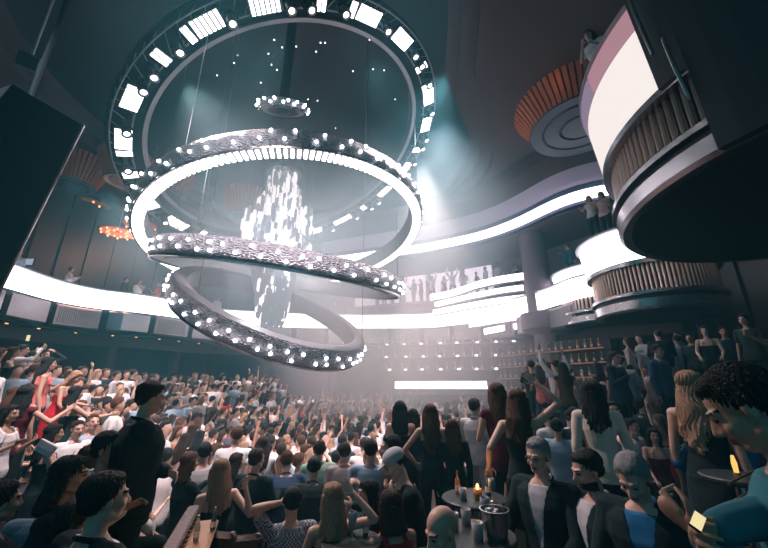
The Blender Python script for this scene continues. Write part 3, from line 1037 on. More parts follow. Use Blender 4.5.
# ------------------------------------------------------------------ haze
hm = bpy.data.materials.new('haze')
hm.use_nodes = True
nt = hm.node_tree
nt.nodes.remove(nt.nodes['Principled BSDF'])
vs = nt.nodes.new('ShaderNodeVolumeScatter')
vs.inputs['Color'].default_value = (0.22, 0.80, 0.98, 1)
vs.inputs['Density'].default_value = 0.0065
vs.inputs['Anisotropy'].default_value = 0.2
nt.links.new(vs.outputs[0], nt.nodes['Material Output'].inputs['Volume'])
q = MB(); q.box((-2, 11, 8.3), (34, 28, 17.0)); tag(q.build('haze', hm), 'thin haze filling the club', 'haze', kind='stuff')
hm2 = hm.copy(); hm2.name = 'smoke'
for n in hm2.node_tree.nodes:
    if n.type == 'VOLUME_SCATTER':
        n.inputs['Color'].default_value = (0.97, 0.88, 1.0, 1)
        t2 = hm2.node_tree
        tc = t2.nodes.new('ShaderNodeTexCoord')
        ln = t2.nodes.new('ShaderNodeVectorMath'); ln.operation = 'LENGTH'
        mr = t2.nodes.new('ShaderNodeMapRange'); mr.interpolation_type = 'SMOOTHSTEP'
        mr.inputs['From Min'].default_value = 1.0; mr.inputs['From Max'].default_value = 0.1
        mr.inputs['To Min'].default_value = 0.0; mr.inputs['To Max'].default_value = SMOKE
        t2.links.new(tc.outputs['Object'], ln.inputs[0]); t2.links.new(ln.outputs['Value'], mr.inputs['Value'])
        t2.links.new(mr.outputs['Result'], n.inputs['Density'])
q = MB(); q.ell((0, 0, 0), (1, 1, 1), k=32, l=16); sm_me = q.mesh('smoke', [hm2])
o = link('smoke', sm_me, None, (1.6, 16.0, 4.0)); o.scale = (7.5, 5.0, 5.0)
tag(o, 'cloud of smoke over the far end of the dance floor', 'smoke', kind='stuff')
o = link('smoke', sm_me, None, (-0.9, 12.5, 4.0)); o.scale = (4.2, 3.4, 4.2)
tag(o, 'drifting smoke beneath the lowest hoop', 'smoke', kind='stuff')
hm3 = hm2.copy(); hm3.name = 'blue_smoke'
hm3.node_tree.nodes['Volume Scatter'].inputs['Color'].default_value = (0.72, 0.90, 1.0, 1)
o = link('smoke', sm_me, None, (2.6, 14.0, 9.6), [hm3]); o.scale = (4.5, 4.0, 4.5)
tag(o, 'faint smoke glowing beside the round truss', 'smoke', kind='stuff')
o = link('smoke', sm_me, None, (-3.6, 12.0, 7.8), [hm3]); o.scale = (6.0, 6.0, 5.0)
tag(o, 'smoke hanging around the crystal cascade', 'smoke', kind='stuff')
# ------------------------------------------------------------------ people
A3 = lambda *q: np.array(q, float)


def rot(ax, deg):
    return np.array(Matrix.Rotation(math.radians(deg), 3, ax))


def remeshed(mb, name, voxel, mats, smooth=2, classify=None, fold=0.0, cut=None, factor=0.5):
    me = mb.mesh('tmp')
    o = bpy.data.objects.new('tmp', me)
    COL.objects.link(o)
    r = o.modifiers.new('r', 'REMESH'); r.mode = 'VOXEL'; r.voxel_size = voxel; r.adaptivity = 0
    if smooth:
        s = o.modifiers.new('s', 'SMOOTH'); s.factor = factor; s.iterations = smooth
    dg = bpy.context.evaluated_depsgraph_get()
    me2 = bpy.data.meshes.new_from_object(o.evaluated_get(dg))
    bpy.data.objects.remove(o); bpy.data.meshes.remove(me)
    me2.name = name
    me2.materials.clear()
    for m in mats:
        me2.materials.append(m)
    n = len(me2.vertices)
    co = np.empty(n * 3); me2.vertices.foreach_get('co', co); co = co.reshape(-1, 3)
    if fold:
        no = np.empty(n * 3); me2.vertices.foreach_get('normal', no); no = no.reshape(-1, 3)
        x, y, z = co.T
        w = (np.sin(13 * x + 21 * z + 3 * np.sin(9 * y + 5 * z)) + 0.7 * np.sin(-19 * x + 33 * z + 11 * y) + 0.5 * np.sin(41 * y + 17 * x + 27 * z)) * 0.45
        co = co + no * (w * fold)[:, None]
        me2.vertices.foreach_set('co', co.reshape(-1))
    me2.polygons.foreach_set('use_smooth', [True] * len(me2.polygons))
    if classify:
        c = np.empty(len(me2.polygons) * 3); me2.polygons.foreach_get('center', c)
        me2.polygons.foreach_set('material_index', classify(c.reshape(-1, 3)).astype(np.int32))
    me2.update()
    return me2


ARMS = {   # elbow and wrist from the shoulder, for the body's own +x side, x outwards, y back (front is -y), unit: body height 1.75
    'down': ((0.05, 0.01, -0.29), (0.06, -0.05, -0.54)),
    'hang': ((0.08, 0.03, -0.28), (0.12, -0.02, -0.53)),
    'up': ((0.14, -0.05, 0.25), (0.10, -0.10, 0.50)),
    'wave': ((0.20, -0.05, 0.16), (0.12, -0.08, 0.42)),
    'high': ((0.06, -0.03, 0.29), (0.03, -0.05, 0.56)),
    'phone': ((0.06, -0.16, -0.22), (-0.02, -0.38, -0.06)),
    'raisephone': ((0.08, -0.24, 0.02), (-0.04, -0.34, 0.26)),
    'forward': ((0.05, -0.16, -0.24), (0.00, -0.40, -0.22)),
    'reach': ((0.10, -0.20, -0.16), (0.12, -0.46, -0.12)),
    'cup': ((0.07, -0.08, -0.27), (-0.03, -0.30, -0.14)),
    'hip': ((0.20, 0.05, -0.22), (0.05, -0.06, -0.40)),
    'chin': ((0.06, -0.14, -0.25), (-0.08, -0.24, -0.02)),
    'side': ((0.22, -0.05, -0.16), (0.30, -0.22, -0.02)),
    'rest': ((0.06, -0.12, -0.25), (0.02, -0.34, -0.38)),
    'low': ((0.06, -0.06, -0.28), (0.02, -0.28, -0.36)),
    'head': ((0.24, -0.10, 0.14), (0.04, -0.02, 0.28)),
}


def skeleton(f=False, lean=0, side=0, hyaw=0, hpitch=0, hroll=0, arms=('down', 'down'), legs='stand', h=1.75, bulk=1.0, arm_len=1.0, targets=None):
    S = {}
    k = h / 1.75
    hip_z = 0.93
    P = A3(0, 0, hip_z)
    R = rot('X', lean) @ rot('Y', side)
    up = lambda x, y, z: P + R @ A3(x, y, z)
    S['R'] = R
    S['pelvis'] = P
    S['waist'] = up(0, 0.0, 0.16)
    S['chest'] = up(0, -0.005, 0.34)
    S['upchest'] = up(0, 0.0, 0.46)
    S['neck0'] = up(0, 0.012, 0.53)
    HR = R @ rot('X', -lean * 0.6) @ rot('Z', hyaw) @ rot('X', hpitch) @ rot('Y', hroll)
    S['neck1'] = S['neck0'] + (R @ A3(0, -0.018, 0.07))
    S['head'] = S['neck1'] + HR @ A3(0, -0.012, 0.105)
    S['HR'] = HR
    sw = 0.165 if f else 0.195
    for sd, nm, ar in ((1, 'R', arms[0]), (-1, 'L', arms[1])):
        sh = up(sd * sw, 0.015, 0.475)
        e, w = ARMS[ar] if isinstance(ar, str) else ar
        lift = max(0.0, e[2]) * 0.18
        sh = sh + R @ A3(0, 0, lift)
        RR = R if isinstance(ar, str) else np.eye(3)
        el = sh + RR @ A3(e[0] * sd, e[1], e[2]) * arm_len
        wr = sh + RR @ A3(w[0] * sd, w[1], w[2]) * arm_len
        if targets and nm in targets:          # two-bone reach for a wrist target in body space
            tg = np.asarray(targets[nm], float)
            v = tg - sh
            D = min(np.linalg.norm(v), 0.545)
            v = v / (np.linalg.norm(v) + 1e-9)
            a_, b_ = 0.29, 0.26
            ca = (a_ * a_ + D * D - b_ * b_) / (2 * a_ * max(D, 0.08))
            ca = max(-1, min(1, ca))
            pole = A3(0.45 * sd, 0.25, -1.0) if tg[2] < sh[2] + 0.28 else A3(1.0 * sd, 0.0, -0.25)
            pole = pole - v * (pole @ v); pole /= np.linalg.norm(pole)
            el = sh + v * a_ * ca + pole * a_ * math.sqrt(max(0, 1 - ca * ca))
            wr = sh + v * D
        S['sh' + nm], S['el' + nm], S['wr' + nm] = sh, el, wr
        hx = 0.085 if f else 0.088
        hp = P + A3(sd * hx, 0, -0.02)
        if legs == 'stand':
            kn, an = A3(sd * 0.10, -0.015, 0.49), A3(sd * 0.10, 0.03, 0.09)
        elif legs == 'wide':
            kn, an = A3(sd * 0.16, -0.03, 0.49), A3(sd * 0.20, 0.02, 0.09)
        elif legs == 'stride':
            kn, an = (A3(0.09, -0.12, 0.50), A3(0.09, -0.14, 0.10)) if sd > 0 else (A3(-0.09, 0.05, 0.49), A3(-0.10, 0.20, 0.12))
        else:  # sit
            kn, an = A3(sd * 0.13, -0.43, 0.95), A3(sd * 0.13, -0.40, 0.52)
        S['hp' + nm], S['kn' + nm], S['an' + nm] = hp, kn, an
    S['k'] = k; S['f'] = f; S['bulk'] = bulk; S['legs'] = legs
    return S


def torso(mb, S, inf=0.0, z0=0.0, z1=1.0, m=0, flare=0.0):
    R, f, b = S['R'], S['f'], S['bulk']
    X, Y = R @ A3(1, 0, 0), R @ A3(0, 1, 0)
    P = S['pelvis']
    if f:
        T = [(-0.10, 0.155, 0.115), (0.0, 0.165, 0.12), (0.09, 0.14, 0.10), (0.18, 0.118, 0.088), (0.28, 0.132, 0.100), (0.36, 0.148, 0.112), (0.45, 0.155, 0.088), (0.50, 0.10, 0.065), (0.54, 0.05, 0.05)]
    else:
        T = [(-0.10, 0.150, 0.115), (0.0, 0.160, 0.122), (0.09, 0.155, 0.115), (0.18, 0.152, 0.110), (0.28, 0.168, 0.120), (0.38, 0.182, 0.126), (0.46, 0.180, 0.102), (0.51, 0.12, 0.075), (0.55, 0.06, 0.055)]
    secs = []
    for z, rx, ry in T:
        if z < z0 - 1e-6 or z > z1 + 1e-6:
            continue
        bb = b if z < 0.4 else (1 + (b - 1) * 0.5)
        secs.append((P + R @ A3(0, 0, z), X, Y, rx * bb + inf, ry * bb + inf))
    mb.loft(secs, 22, m)


def head_shapes(mb, S, fine):
    HR, c = S['HR'], S['head']
    f = S['f']
    s = 0.95 if f else 1.0
    L = lambda x, y, z: c + HR @ A3(x, y, z) * s
    mb.ell(L(0, 0.018, 0.030), A3(0.076, 0.096, 0.088) * s, HR, 18, 12)         # cranium
    mb.ell(L(0, -0.030, -0.020), A3(0.060, 0.062, 0.085) * s, HR, 16, 10)       # face
    mb.ell(L(0, -0.052, -0.085), A3(0.034 if f else 0.040, 0.032, 0.026) * s, HR, 12, 8)   # chin
    mb.cap(L(-0.045, -0.005, -0.062), L(-0.02, -0.055, -0.088), 0.024 * s, 0.02 * s)
    mb.cap(L(0.045, -0.005, -0.062), L(0.02, -0.055, -0.088), 0.024 * s, 0.02 * s)
    if fine:
        mb.cap(L(0, -0.086, 0.010), L(0, -0.106, -0.028), 0.009 * s, 0.014 * s)            # nose
        for q in (-1, 1):
            mb.ell(L(q * 0.012, -0.096, -0.034), A3(0.010, 0.011, 0.008) * s, HR, 8, 6)
            mb.cap(L(q * 0.014, -0.086, 0.024), L(q * 0.046, -0.070, 0.024), 0.010 * s, 0.009 * s)   # brow
            mb.ell(L(q * 0.040, -0.062, -0.028), A3(0.022, 0.018, 0.020) * s, HR, 10, 7)             # cheek
            mb.ell(L(q * 0.029, -0.076, 0.004), A3(0.015, 0.011, 0.009) * s, HR, 10, 6)              # eyelid
        mb.ell(L(0, -0.088, -0.058), A3(0.024, 0.011, 0.007) * s, HR, 10, 6)
        mb.ell(L(0, -0.086, -0.068), A3(0.020, 0.011, 0.007) * s, HR, 10, 6)
    for q in (-1, 1):
        mb.ell(L(q * 0.080, 0.010, -0.006), A3(0.010, 0.020, 0.031) * s, HR @ rot('Z', q * 18), 8, 7)   # ear


def face_classes(S):
    HR, c = S['HR'], S['head']
    s = 0.95 if S['f'] else 1.0

    def g(P):
        q = (P - c) @ HR / s
        x, y, z = q.T
        out = np.zeros(len(P), int)
        front = y < -0.045
        out[front & (np.abs(x) < 0.024) & (z < -0.052) & (z > -0.073) & (y < -0.078)] = 1
        ex = (np.abs(x) - 0.029) / 0.014; ez = (z - 0.003) / 0.0065
        out[front & (ex ** 2 + ez ** 2 < 1)] = 2
        out[front & (np.abs(np.abs(x) - 0.031) < 0.019) & (np.abs(z - 0.026) < 0.0042)] = 3
        return out
    return g


def hand(mb, wr, el, S, fine, curl=0.35, r=0.0085, spread=1.0):
    d = wr - el
    x, y, d = frame(d, up=S['R'] @ A3(0.3, -1, 0.2))
    if curl > 0.9:
        r_ = 0.0
    n = y     # towards the palm's back
    p0, p1 = wr + d * 0.005, wr + d * 0.085
    mb.cap(p0, p1, 0.027, 0.034, flat=(n, 0.45), k=10)
    for i, (off, ln) in enumerate(((-0.030, 0.075), (-0.010, 0.085), (0.010, 0.080), (0.029, 0.062))):
        a = p0 + d * 0.078 + x * off
        dd = d * math.cos(curl * 0.5) - n * math.sin(curl * 0.5) + x * off * 4 * spread
        dd /= np.linalg.norm(dd)
        b = a + dd * ln * 0.5
        d2 = d * math.cos(curl * 2) - n * math.sin(curl * 2) + x * off * 4 * spread
        d2 /= np.linalg.norm(d2)
        mb.cap(a - d * 0.02, b, r, r * 0.95, k=6)
        mb.cap(b, b + d2 * ln * 0.5, r * 0.95, r * 0.8, k=6)
    a = p0 + d * 0.025 - x * 0.028
    b = a - x * 0.03 * spread - x * 0.008 + d * 0.03 - n * 0.015
    mb.cap(a, b, r * 1.25, r * 1.1, k=6)
    mb.cap(b, b + d * 0.032 - n * 0.012, r * 1.1, r * 0.9, k=6)


def body_mesh(S, voxel, skin, hair, fine=True, curl=0.35):
    mb = MB()
    torso(mb, S, -0.006)
    mb.cap(S['neck0'] - S['R'] @ A3(0, 0, 0.04), S['neck1'] + S['HR'] @ A3(0, 0.0, 0.03), 0.055 if not S['f'] else 0.046, 0.052 if not S['f'] else 0.044, 12)
    head_shapes(mb, S, fine)
    b = 1 + (S['bulk'] - 1) * 0.6
    g = 0.86 if S['f'] else 1.0
    for nm in 'RL':
        sh, el, wr = S['sh' + nm], S['el' + nm], S['wr' + nm]
        tc = S['upchest']
        mb.cap(tc + (sh - tc) * 0.45, sh, 0.062 * g, 0.056 * g * b, 12)
        mb.cap(sh, el, 0.053 * g * b, 0.038 * g * b, 12)
        mb.cap(el, el + (wr - el) * 0.35, 0.038 * g * b, 0.040 * g * b, 12)
        mb.cap(el + (wr - el) * 0.35, wr, 0.040 * g * b, 0.026 * g, 12)
        hp, kn, an = S['hp' + nm], S['kn' + nm], S['an' + nm]
        mb.cap(hp, kn, 0.090 * b, 0.055 * b, 12)
        mb.cap(kn, kn + (an - kn) * 0.35, 0.055 * b, 0.058 * b, 12)
        mb.cap(kn + (an - kn) * 0.35, an, 0.056 * b, 0.038, 12)
        fd = A3(0, -1, -0.12) if S['legs'] != 'sit' else A3(0, -1, -0.12)
        mb.cap(an - A3(0, -0.02, 0.045), an + fd * 0.15 - A3(0, 0, 0.035), 0.036, 0.026, 10)
        if fine:
            hand(mb, wr, el, S, fine, curl)
    me = remeshed(mb, 'person', voxel, [skin, M_LIP, M_EYE, hair], 3 if fine else 1, face_classes(S) if voxel < 0.015 else None)
    if not fine:                          # five separate fingers rooted in the palm of the coarser bodies
        hb = MB()
        for nm in 'RL':
            hand(hb, S['wr' + nm], S['el' + nm], S, fine, curl, 0.0105)
        me = merge(me, hb)
    return me


def merge(me, mb):
    n = len(me.vertices)
    co = np.empty(n * 3); me.vertices.foreach_get('co', co)
    V = np.r_[co.reshape(-1, 3), np.concatenate(mb.v)]
    Fc = [tuple(p.vertices) for p in me.polygons] + [tuple(i + n for i in f) for f in mb.f]
    me3 = bpy.data.meshes.new(me.name)
    me3.from_pydata(V.tolist(), [], Fc)
    for m in me.materials:
        me3.materials.append(m)
    me3.polygons.foreach_set('use_smooth', [True] * len(me3.polygons))
    me3.update()
    bpy.data.meshes.remove(me)
    return me3


def top_mesh(S, voxel, m, kind='shirt', sleeve='long'):
    """kind: shirt, jacket, tank, dress, strappy"""
    mb = MB()
    jac = kind == 'jacket'
    inf = 0.022 if jac else 0.011 if S['f'] else 0.016
    lo = -0.10
    if kind in ('tank', 'strappy', 'dress'):
        torso(mb, S, 0.008, lo, 0.36 if kind != 'tank' else 0.46)
        for sd in (-1, 1):
            R, P = S['R'], S['pelvis']
            w = 0.075 if kind != 'tank' else 0.09
            r_ = 0.008 if kind != 'tank' else 0.022
            pts = [P + R @ A3(sd * (w + .03), -0.10, 0.36), P + R @ A3(sd * w, -0.088, 0.45), P + R @ A3(sd * w, 0.0, 0.525), P + R @ A3(sd * w, 0.088, 0.46), P + R @ A3(sd * (w + .02), 0.098, 0.36)]
            for a, b in zip(pts[:-1], pts[1:]):
                mb.cap(a, b, r_, r_, 8)
    else:
        torso(mb, S, inf, lo, 0.51)
    if kind == 'dress' and S['legs'] != 'sit':
        P = S['pelvis']
        X, Y = A3(1, 0, 0), A3(0, 1, 0)
        mb.loft([(P + A3(0, 0, z), X, Y, rx, ry) for z, rx, ry in ((0.02, 0.172, 0.13), (-0.1, 0.185, 0.14), (-0.25, 0.185, 0.145), (-0.38, 0.18, 0.15))], 22)
    if kind == 'dress' and S['legs'] == 'sit':
        for nm in 'RL':
            mb.cap(S['hp' + nm], S['hp' + nm] + (S['kn' + nm] - S['hp' + nm]) * 0.7, 0.105, 0.085, 12)
    if kind in ('shirt', 'jacket'):
        if jac and S['legs'] != 'sit':
            P = S['pelvis']
            mb.loft([(P + A3(0, 0, z), A3(1, 0, 0), A3(0, 1, 0), rx, ry) for z, rx, ry in ((0.0, 0.185, 0.15), (-0.1, 0.19, 0.155), (-0.16, 0.19, 0.155))], 22)
        b = 1 + (S['bulk'] - 1) * 0.6
        g = 0.86 if S['f'] else 1.0
        for nm in 'RL':
            sh, el, wr = S['sh' + nm], S['el' + nm], S['wr' + nm]
            tc = S['upchest']
            e = 0.014 if jac else 0.010
            mb.cap(tc + (sh - tc) * 0.4, sh, 0.064 * g + e, 0.058 * g * b + e, 12)
            if sleeve == 'short':
                mb.cap(sh, sh + (el - sh) * 0.6, 0.055 * g * b + e, 0.052 * g * b + e, 12)
            elif sleeve != 'none':
                mb.cap(sh, el, 0.055 * g * b + e, 0.042 * g * b + e, 12)
                q = 0.97 if sleeve == 'long' else 0.3
                mb.cap(el, el + (wr - el) * q, 0.042 * g * b + e, (0.030 if q > .5 else 0.042) * g * b + e, 12)
        R, P = S['R'], S['pelvis']
        n0 = S['neck0']
        if sleeve != 'short':
            rr_ = 0.062 + (0.006 if jac else 0)
            for i in range(10):                     # collar
                a0, a1 = TAU * i / 10, TAU * (i + 1) / 10
                dz = lambda a: 0.012 + 0.022 * math.sin(a)
                mb.cap(n0 + R @ A3(rr_ * math.cos(a0), rr_ * math.sin(a0), dz(a0)), n0 + R @ A3(rr_ * math.cos(a1), rr_ * math.sin(a1), dz(a1)), 0.014, 0.014, 6)
    return remeshed(mb, kind if kind in ('shirt', 'jacket', 'dress') else 'top', voxel, [m], 2, fold=0.004 if voxel < 0.015 else 0.0)


def bottom_mesh(S, voxel, m):
    mb = MB()
    torso(mb, S, 0.006, -0.10, 0.10)
    b = 1 + (S['bulk'] - 1) * 0.6
    for nm in 'RL':
        hp, kn, an = S['hp' + nm], S['kn' + nm], S['an' + nm]
        mb.cap(hp, kn, 0.100 * b, 0.068 * b, 12)
        mb.cap(kn, an + (an - kn) * 0.04, 0.070 * b, 0.056, 12)
    return remeshed(mb, 'trousers', voxel, [m], 2)


def hair_mesh(S, voxel, m, style='short'):
    HR, c = S['HR'], S['head']
    s = 0.95 if S['f'] else 1.0
    L = lambda x, y, z: c + HR @ A3(x, y, z) * s
    mb = MB()
    if style in ('short', 'crop'):
        e = 0.008 if style == 'short' else 0.003
        mb.ell(L(0, 0.030, 0.046), A3(0.077 + e, 0.090 + e, 0.079 + e) * s, HR, 18, 12)
        mb.ell(L(0, -0.022, 0.088), A3(0.062, 0.045, 0.026 + e) * s, HR, 14, 8)
        mb.ell(L(0, 0.060, -0.005), A3(0.066 + e, 0.050 + e, 0.055) * s, HR, 14, 8)
        for q in (-1, 1):
            mb.ell(L(q * 0.066, 0.020, 0.022), A3(0.018 + e, 0.036, 0.040) * s, HR, 10, 7)
    elif style == 'balding':
        mb.ell(L(0, 0.066, 0.005), A3(0.066, 0.050, 0.045) * s, HR, 14, 8)
        for q in (-1, 1):
            mb.ell(L(q * 0.068, 0.028, 0.010), A3(0.014, 0.040, 0.028) * s, HR, 10, 7)
    elif style == 'cap':
        mb.ell(L(0, 0.016, 0.055), A3(0.090, 0.106, 0.074) * s, HR, 20, 12)
        mb.ell(L(0, -0.105, 0.045), A3(0.062, 0.058, 0.010) * s, HR @ rot('X', 10), 16, 6)
    elif style == 'bun':
        mb.ell(L(0, 0.030, 0.042), A3(0.086, 0.100, 0.088) * s, HR, 18, 12)
        mb.ell(L(0, 0.09, 0.11), A3(0.045, 0.045, 0.042) * s, HR, 12, 8)
        mb.ell(L(0, 0.060, -0.02), A3(0.066, 0.050, 0.060) * s, HR, 14, 8)
    else:
        lg = 0.25 if style == 'long' else 0.38 if style == 'verylong' else 0.16
        mb.ell(L(0, 0.026, 0.046), A3(0.090, 0.100, 0.082) * s, HR, 18, 12)
        mb.ell(L(0, -0.034, 0.088), A3(0.060, 0.044, 0.026) * s, HR, 12, 8)
        R = S['R']
        top = L(0, 0.055, 0.0)
        w = 0.085
        rg = random.Random(style)
        for i in range(9):                       # locks falling behind and beside the neck
            a = (i - 4) / 4.0
            st = L(0.075 * a, 0.070 - 0.055 * abs(a) ** 1.5, 0.01)
            mid = S['neck0'] + R @ A3(0.085 * a, 0.085 - 0.05 * a * a, 0.01)
            l_ = lg * (1 - 0.25 * abs(a)) * rg.uniform(0.88, 1.05)
            end = S['neck0'] + R @ A3(0.10 * a + rg.uniform(-.01, .01), 0.115 - 0.06 * a * a, -l_ + 0.07)
            mb.cap(st, mid, 0.036, 0.036, 8)
            if style != 'bob':
                mb.cap(mid, end, 0.036, 0.020, 8)
    me = remeshed(mb, 'hair', voxel, [m], 2)
    if style not in ('cap',):
        n = len(me.vertices)
        co = np.empty(n * 3); me.vertices.foreach_get('co', co); co = co.reshape(-1, 3)
        no = np.empty(n * 3); me.vertices.foreach_get('normal', no); no = no.reshape(-1, 3)
        q = (co - c) @ HR
        amp = (0.0035 if style in ('short', 'crop') else 0.006) if voxel < 0.015 else 0.0
        if style in ('long', 'verylong') and voxel < 0.015:
            q0 = co - c
            w_ = np.clip(-q0[:, 2] / 0.25, 0, 1)
            co = co + np.stack([0.010 * w_ * np.sin(q0[:, 2] * 38 + q0[:, 0] * 30), 0.006 * w_ * np.sin(q0[:, 2] * 29 + q0[:, 0] * 50), 0 * w_], 1)
        ang = np.arctan2(q[:, 0], q[:, 1] + 0.02)
        co = co + no * (amp * (np.sin(ang * 34 + 5 * np.sin(q[:, 2] * 22)) + 0.6 * np.sin(ang * 61 + q[:, 2] * 40)))[:, None]
        me.vertices.foreach_set('co', co.reshape(-1)); me.update()
    return me


N_PERSON = 0
HEIGHTS = []
PERSON_SPOTS = []


def person(x, y, z, h, yaw, label, pose=None, f=False, skin=1, hair='dark brown', style=None, top=('shirt', 'black', 'long'),
           bottom='black', voxel=0.011, under=None, glasses=False, curl=0.5, group=None, beard=None):
    """a near guest modelled for itself: body, then hair and clothes as children; z is the height of the feet (seat - 0.93 h when sitting)"""
    global N_PERSON
    pose = dict(pose or {})
    S = skeleton(f=f, h=h, **pose)
    k = h / 1.75
    style = style or ('long' if f else 'short')
    hm_ = HAIR[hair]
    me = body_mesh(S, voxel, SKIN[skin], hm_ if style != 'cap' else HAIR['dark brown'], True, curl)
    if beard is not None:
        HR, c = S['HR'], S['head']
        P = np.empty(len(me.polygons) * 3); me.polygons.foreach_get('center', P)
        mi = np.empty(len(me.polygons), np.int32); me.polygons.foreach_get('material_index', mi)
        q = (P.reshape(-1, 3) - c) @ HR
        mi[(mi == 0) & (q[:, 2] < -0.056) & (q[:, 2] > -0.12) & (q[:, 1] < 0.01) & (np.abs(q[:, 0]) < 0.08)] = 3
        me.polygons.foreach_set('material_index', mi)
        me.materials[3] = HAIR[beard]
    o = link('person', me, None)
    o.location = (x, y, z); o.rotation_euler = (0, 0, math.radians(yaw)); o.scale = (k, k, k)
    tag(o, label, 'person', group)
    if style != 'bald':
        if style == 'cap':
            link('flat_cap', hair_mesh(S, voxel, CLOTH['pale grey'], 'cap'), o)
            link('hair', hair_mesh(S, voxel, HAIR['dark brown'], 'balding'), o)
        else:
            link('hair', hair_mesh(S, voxel, hm_, style), o)
    kind, c, sl = top
    if kind == 'jacket':
        link('shirt', top_mesh(S, voxel, CLOTH[under or 'white'], 'shirt', 'long'), o)
        jm = top_mesh(S, voxel, CLOTH[c], 'jacket', 'long')
        # open the front of the jacket in a V down to the button
        bm_ = bmesh_open(jm, S)
        link('jacket', bm_, o)
    else:
        link({'tank': 'top', 'strappy': 'top'}.get(kind, kind), top_mesh(S, voxel, CLOTH[c], kind, sl), o)
    if kind != 'dress':
        link('trousers', bottom_mesh(S, voxel * 1.4, CLOTH[bottom]), o)
    if glasses:
        g = MB()
        HR, hc_ = S['HR'], S['head']
        L = lambda x_, y_, z_: hc_ + HR @ A3(x_, y_, z_)
        for q in (-1, 1):
            pts = [L(q * 0.030 + 0.022 * math.cos(a), -0.098, 0.003 + 0.016 * math.sin(a)) for a in np.linspace(0, TAU, 13)]
            g.tube(pts, 0.0022, 5)
            g.tube([L(q * 0.052, -0.098, 0.006), L(q * 0.082, -0.02, 0.008), L(q * 0.086, 0.015, 0.0)], 0.0022, 5)
        g.tube([L(-0.009, -0.100, 0.004), L(0.009, -0.100, 0.004)], 0.0022, 5)
        link('spectacles', g.mesh('spectacles', [M_BLACK]), o)
    PERSON_SPOTS.append((x, y, label))
    N_PERSON += 1
    return o, S


def bmesh_open(me, S):
    import bmesh
    b = bmesh.new(); b.from_mesh(me)
    R, P = S['R'], S['pelvis']
    kill = []
    for fc in b.faces:
        q = R.T @ (np.array(fc.calc_center_median()) - P)
        if q[1] < -0.03 and 0.12 < q[2] < 0.6 and abs(q[0]) < 0.012 + (q[2] - 0.12) * 0.17:
            kill.append(fc)
    bmesh.ops.delete(b, geom=kill, context='FACES')
    b.to_mesh(me); b.free()
    me.update()
    return me


def at(px, py_top, d, floor=None, h=None):
    """feet position and height for somebody whose crown is seen at (px, py_top) at depth d"""
    p = bp(px, py_top, d=d)
    if h is None:
        h = p[2] - floor
    return p[0], p[1], p[2] - h, h
# ------------------------------------------------------------------ tiers the guests stand on
TC = np.array([0.5, 9.5])
STEPS = [(4.7, 0.35), (5.8, 0.70), (6.9, 1.05), (8.0, 1.40), (9.6, 1.75)]
SECT = {'side': (128, 224, STEPS), 'bar': (-35, 30, STEPS), 'far': (30, 128, [(6.9, 0.30), (9.0, 0.55)]), }


def level(x, y):
    if x < -0.95 and y < 3.4 or (x > 0.9 and y < 5.2) or y < 1.2:
        return 1.0
    if y < 5.7 and -3.2 < x <= 0.9 or (y < 5.7 and x < 2.2 and x > 0):
        return 0.35
    if 3.6 < x <= 6.6 and 7.2 <= y < 9.5:
        return 1.55
    if 2.2 < x <= 6.6 and 5.2 <= y < 7.2:
        return 0.6
    r = math.hypot(x - TC[0], y - TC[1])
    g = math.degrees(math.atan2(y - TC[1], x - TC[0]))
    if g < -90:
        g += 360
    z = 0.0
    for a0, a1, st in SECT.values():
        if a0 <= g < a1:
            for a, b in st:
                if r > a:
                    z = b
    if x > 6.6 and y > 5.3 and g < 10:
        z = 2.35
    return z


for a0, a1, st in SECT.values():
    for i, (r, z) in enumerate(st):
        q = MB()
        r2 = st[i + 1][0] if i < len(st) - 1 else 12.0
        q.lathe([(r, 0.0), (r, z - 0.05), (r - 0.03, z - 0.05), (r - 0.03, z), (r2, z), (r2, 0.0)], (TC[0], TC[1], 0), 40, a0=math.radians(a0), a1=math.radians(a1))
        tag(q.build('floor_tier', M_CARPET), kind='structure')
q = MB(); q.box((4.4, 6.2, 0.3), (4.4, 2.0, 0.6)); tag(q.build('floor_platform', M_CARPET), kind='structure')
q = MB(); q.box((5.1, 8.35, 0.775), (3.0, 2.3, 1.55)); tag(q.build('floor_platform', M_CARPET), kind='structure')
q = MB(); q.box((9.6, 7.4, 1.175), (6.0, 4.2, 2.35)); tag(q.build('floor_platform', M_CARPET), kind='structure')
q = MB(); q.box((-5.0, 0.7, 0.5), (8.1, 5.4, 1.0)); tag(q.build('floor_platform', M_CARPET), kind='structure')
q = MB(); q.box((4.4, 1.6, 0.5), (7.0, 7.2, 1.0)); tag(q.build('floor_platform', M_CARPET), kind='structure')
q = MB(); q.box((-0.02, -0.4, 0.5), (1.8, 3.2, 1.0)); tag(q.build('floor_platform', M_CARPET), kind='structure')
q = MB(); q.box((-0.5, 3.8, 0.175), (5.4, 3.8, 0.35)); tag(q.build('floor_platform', M_CARPET), kind='structure')

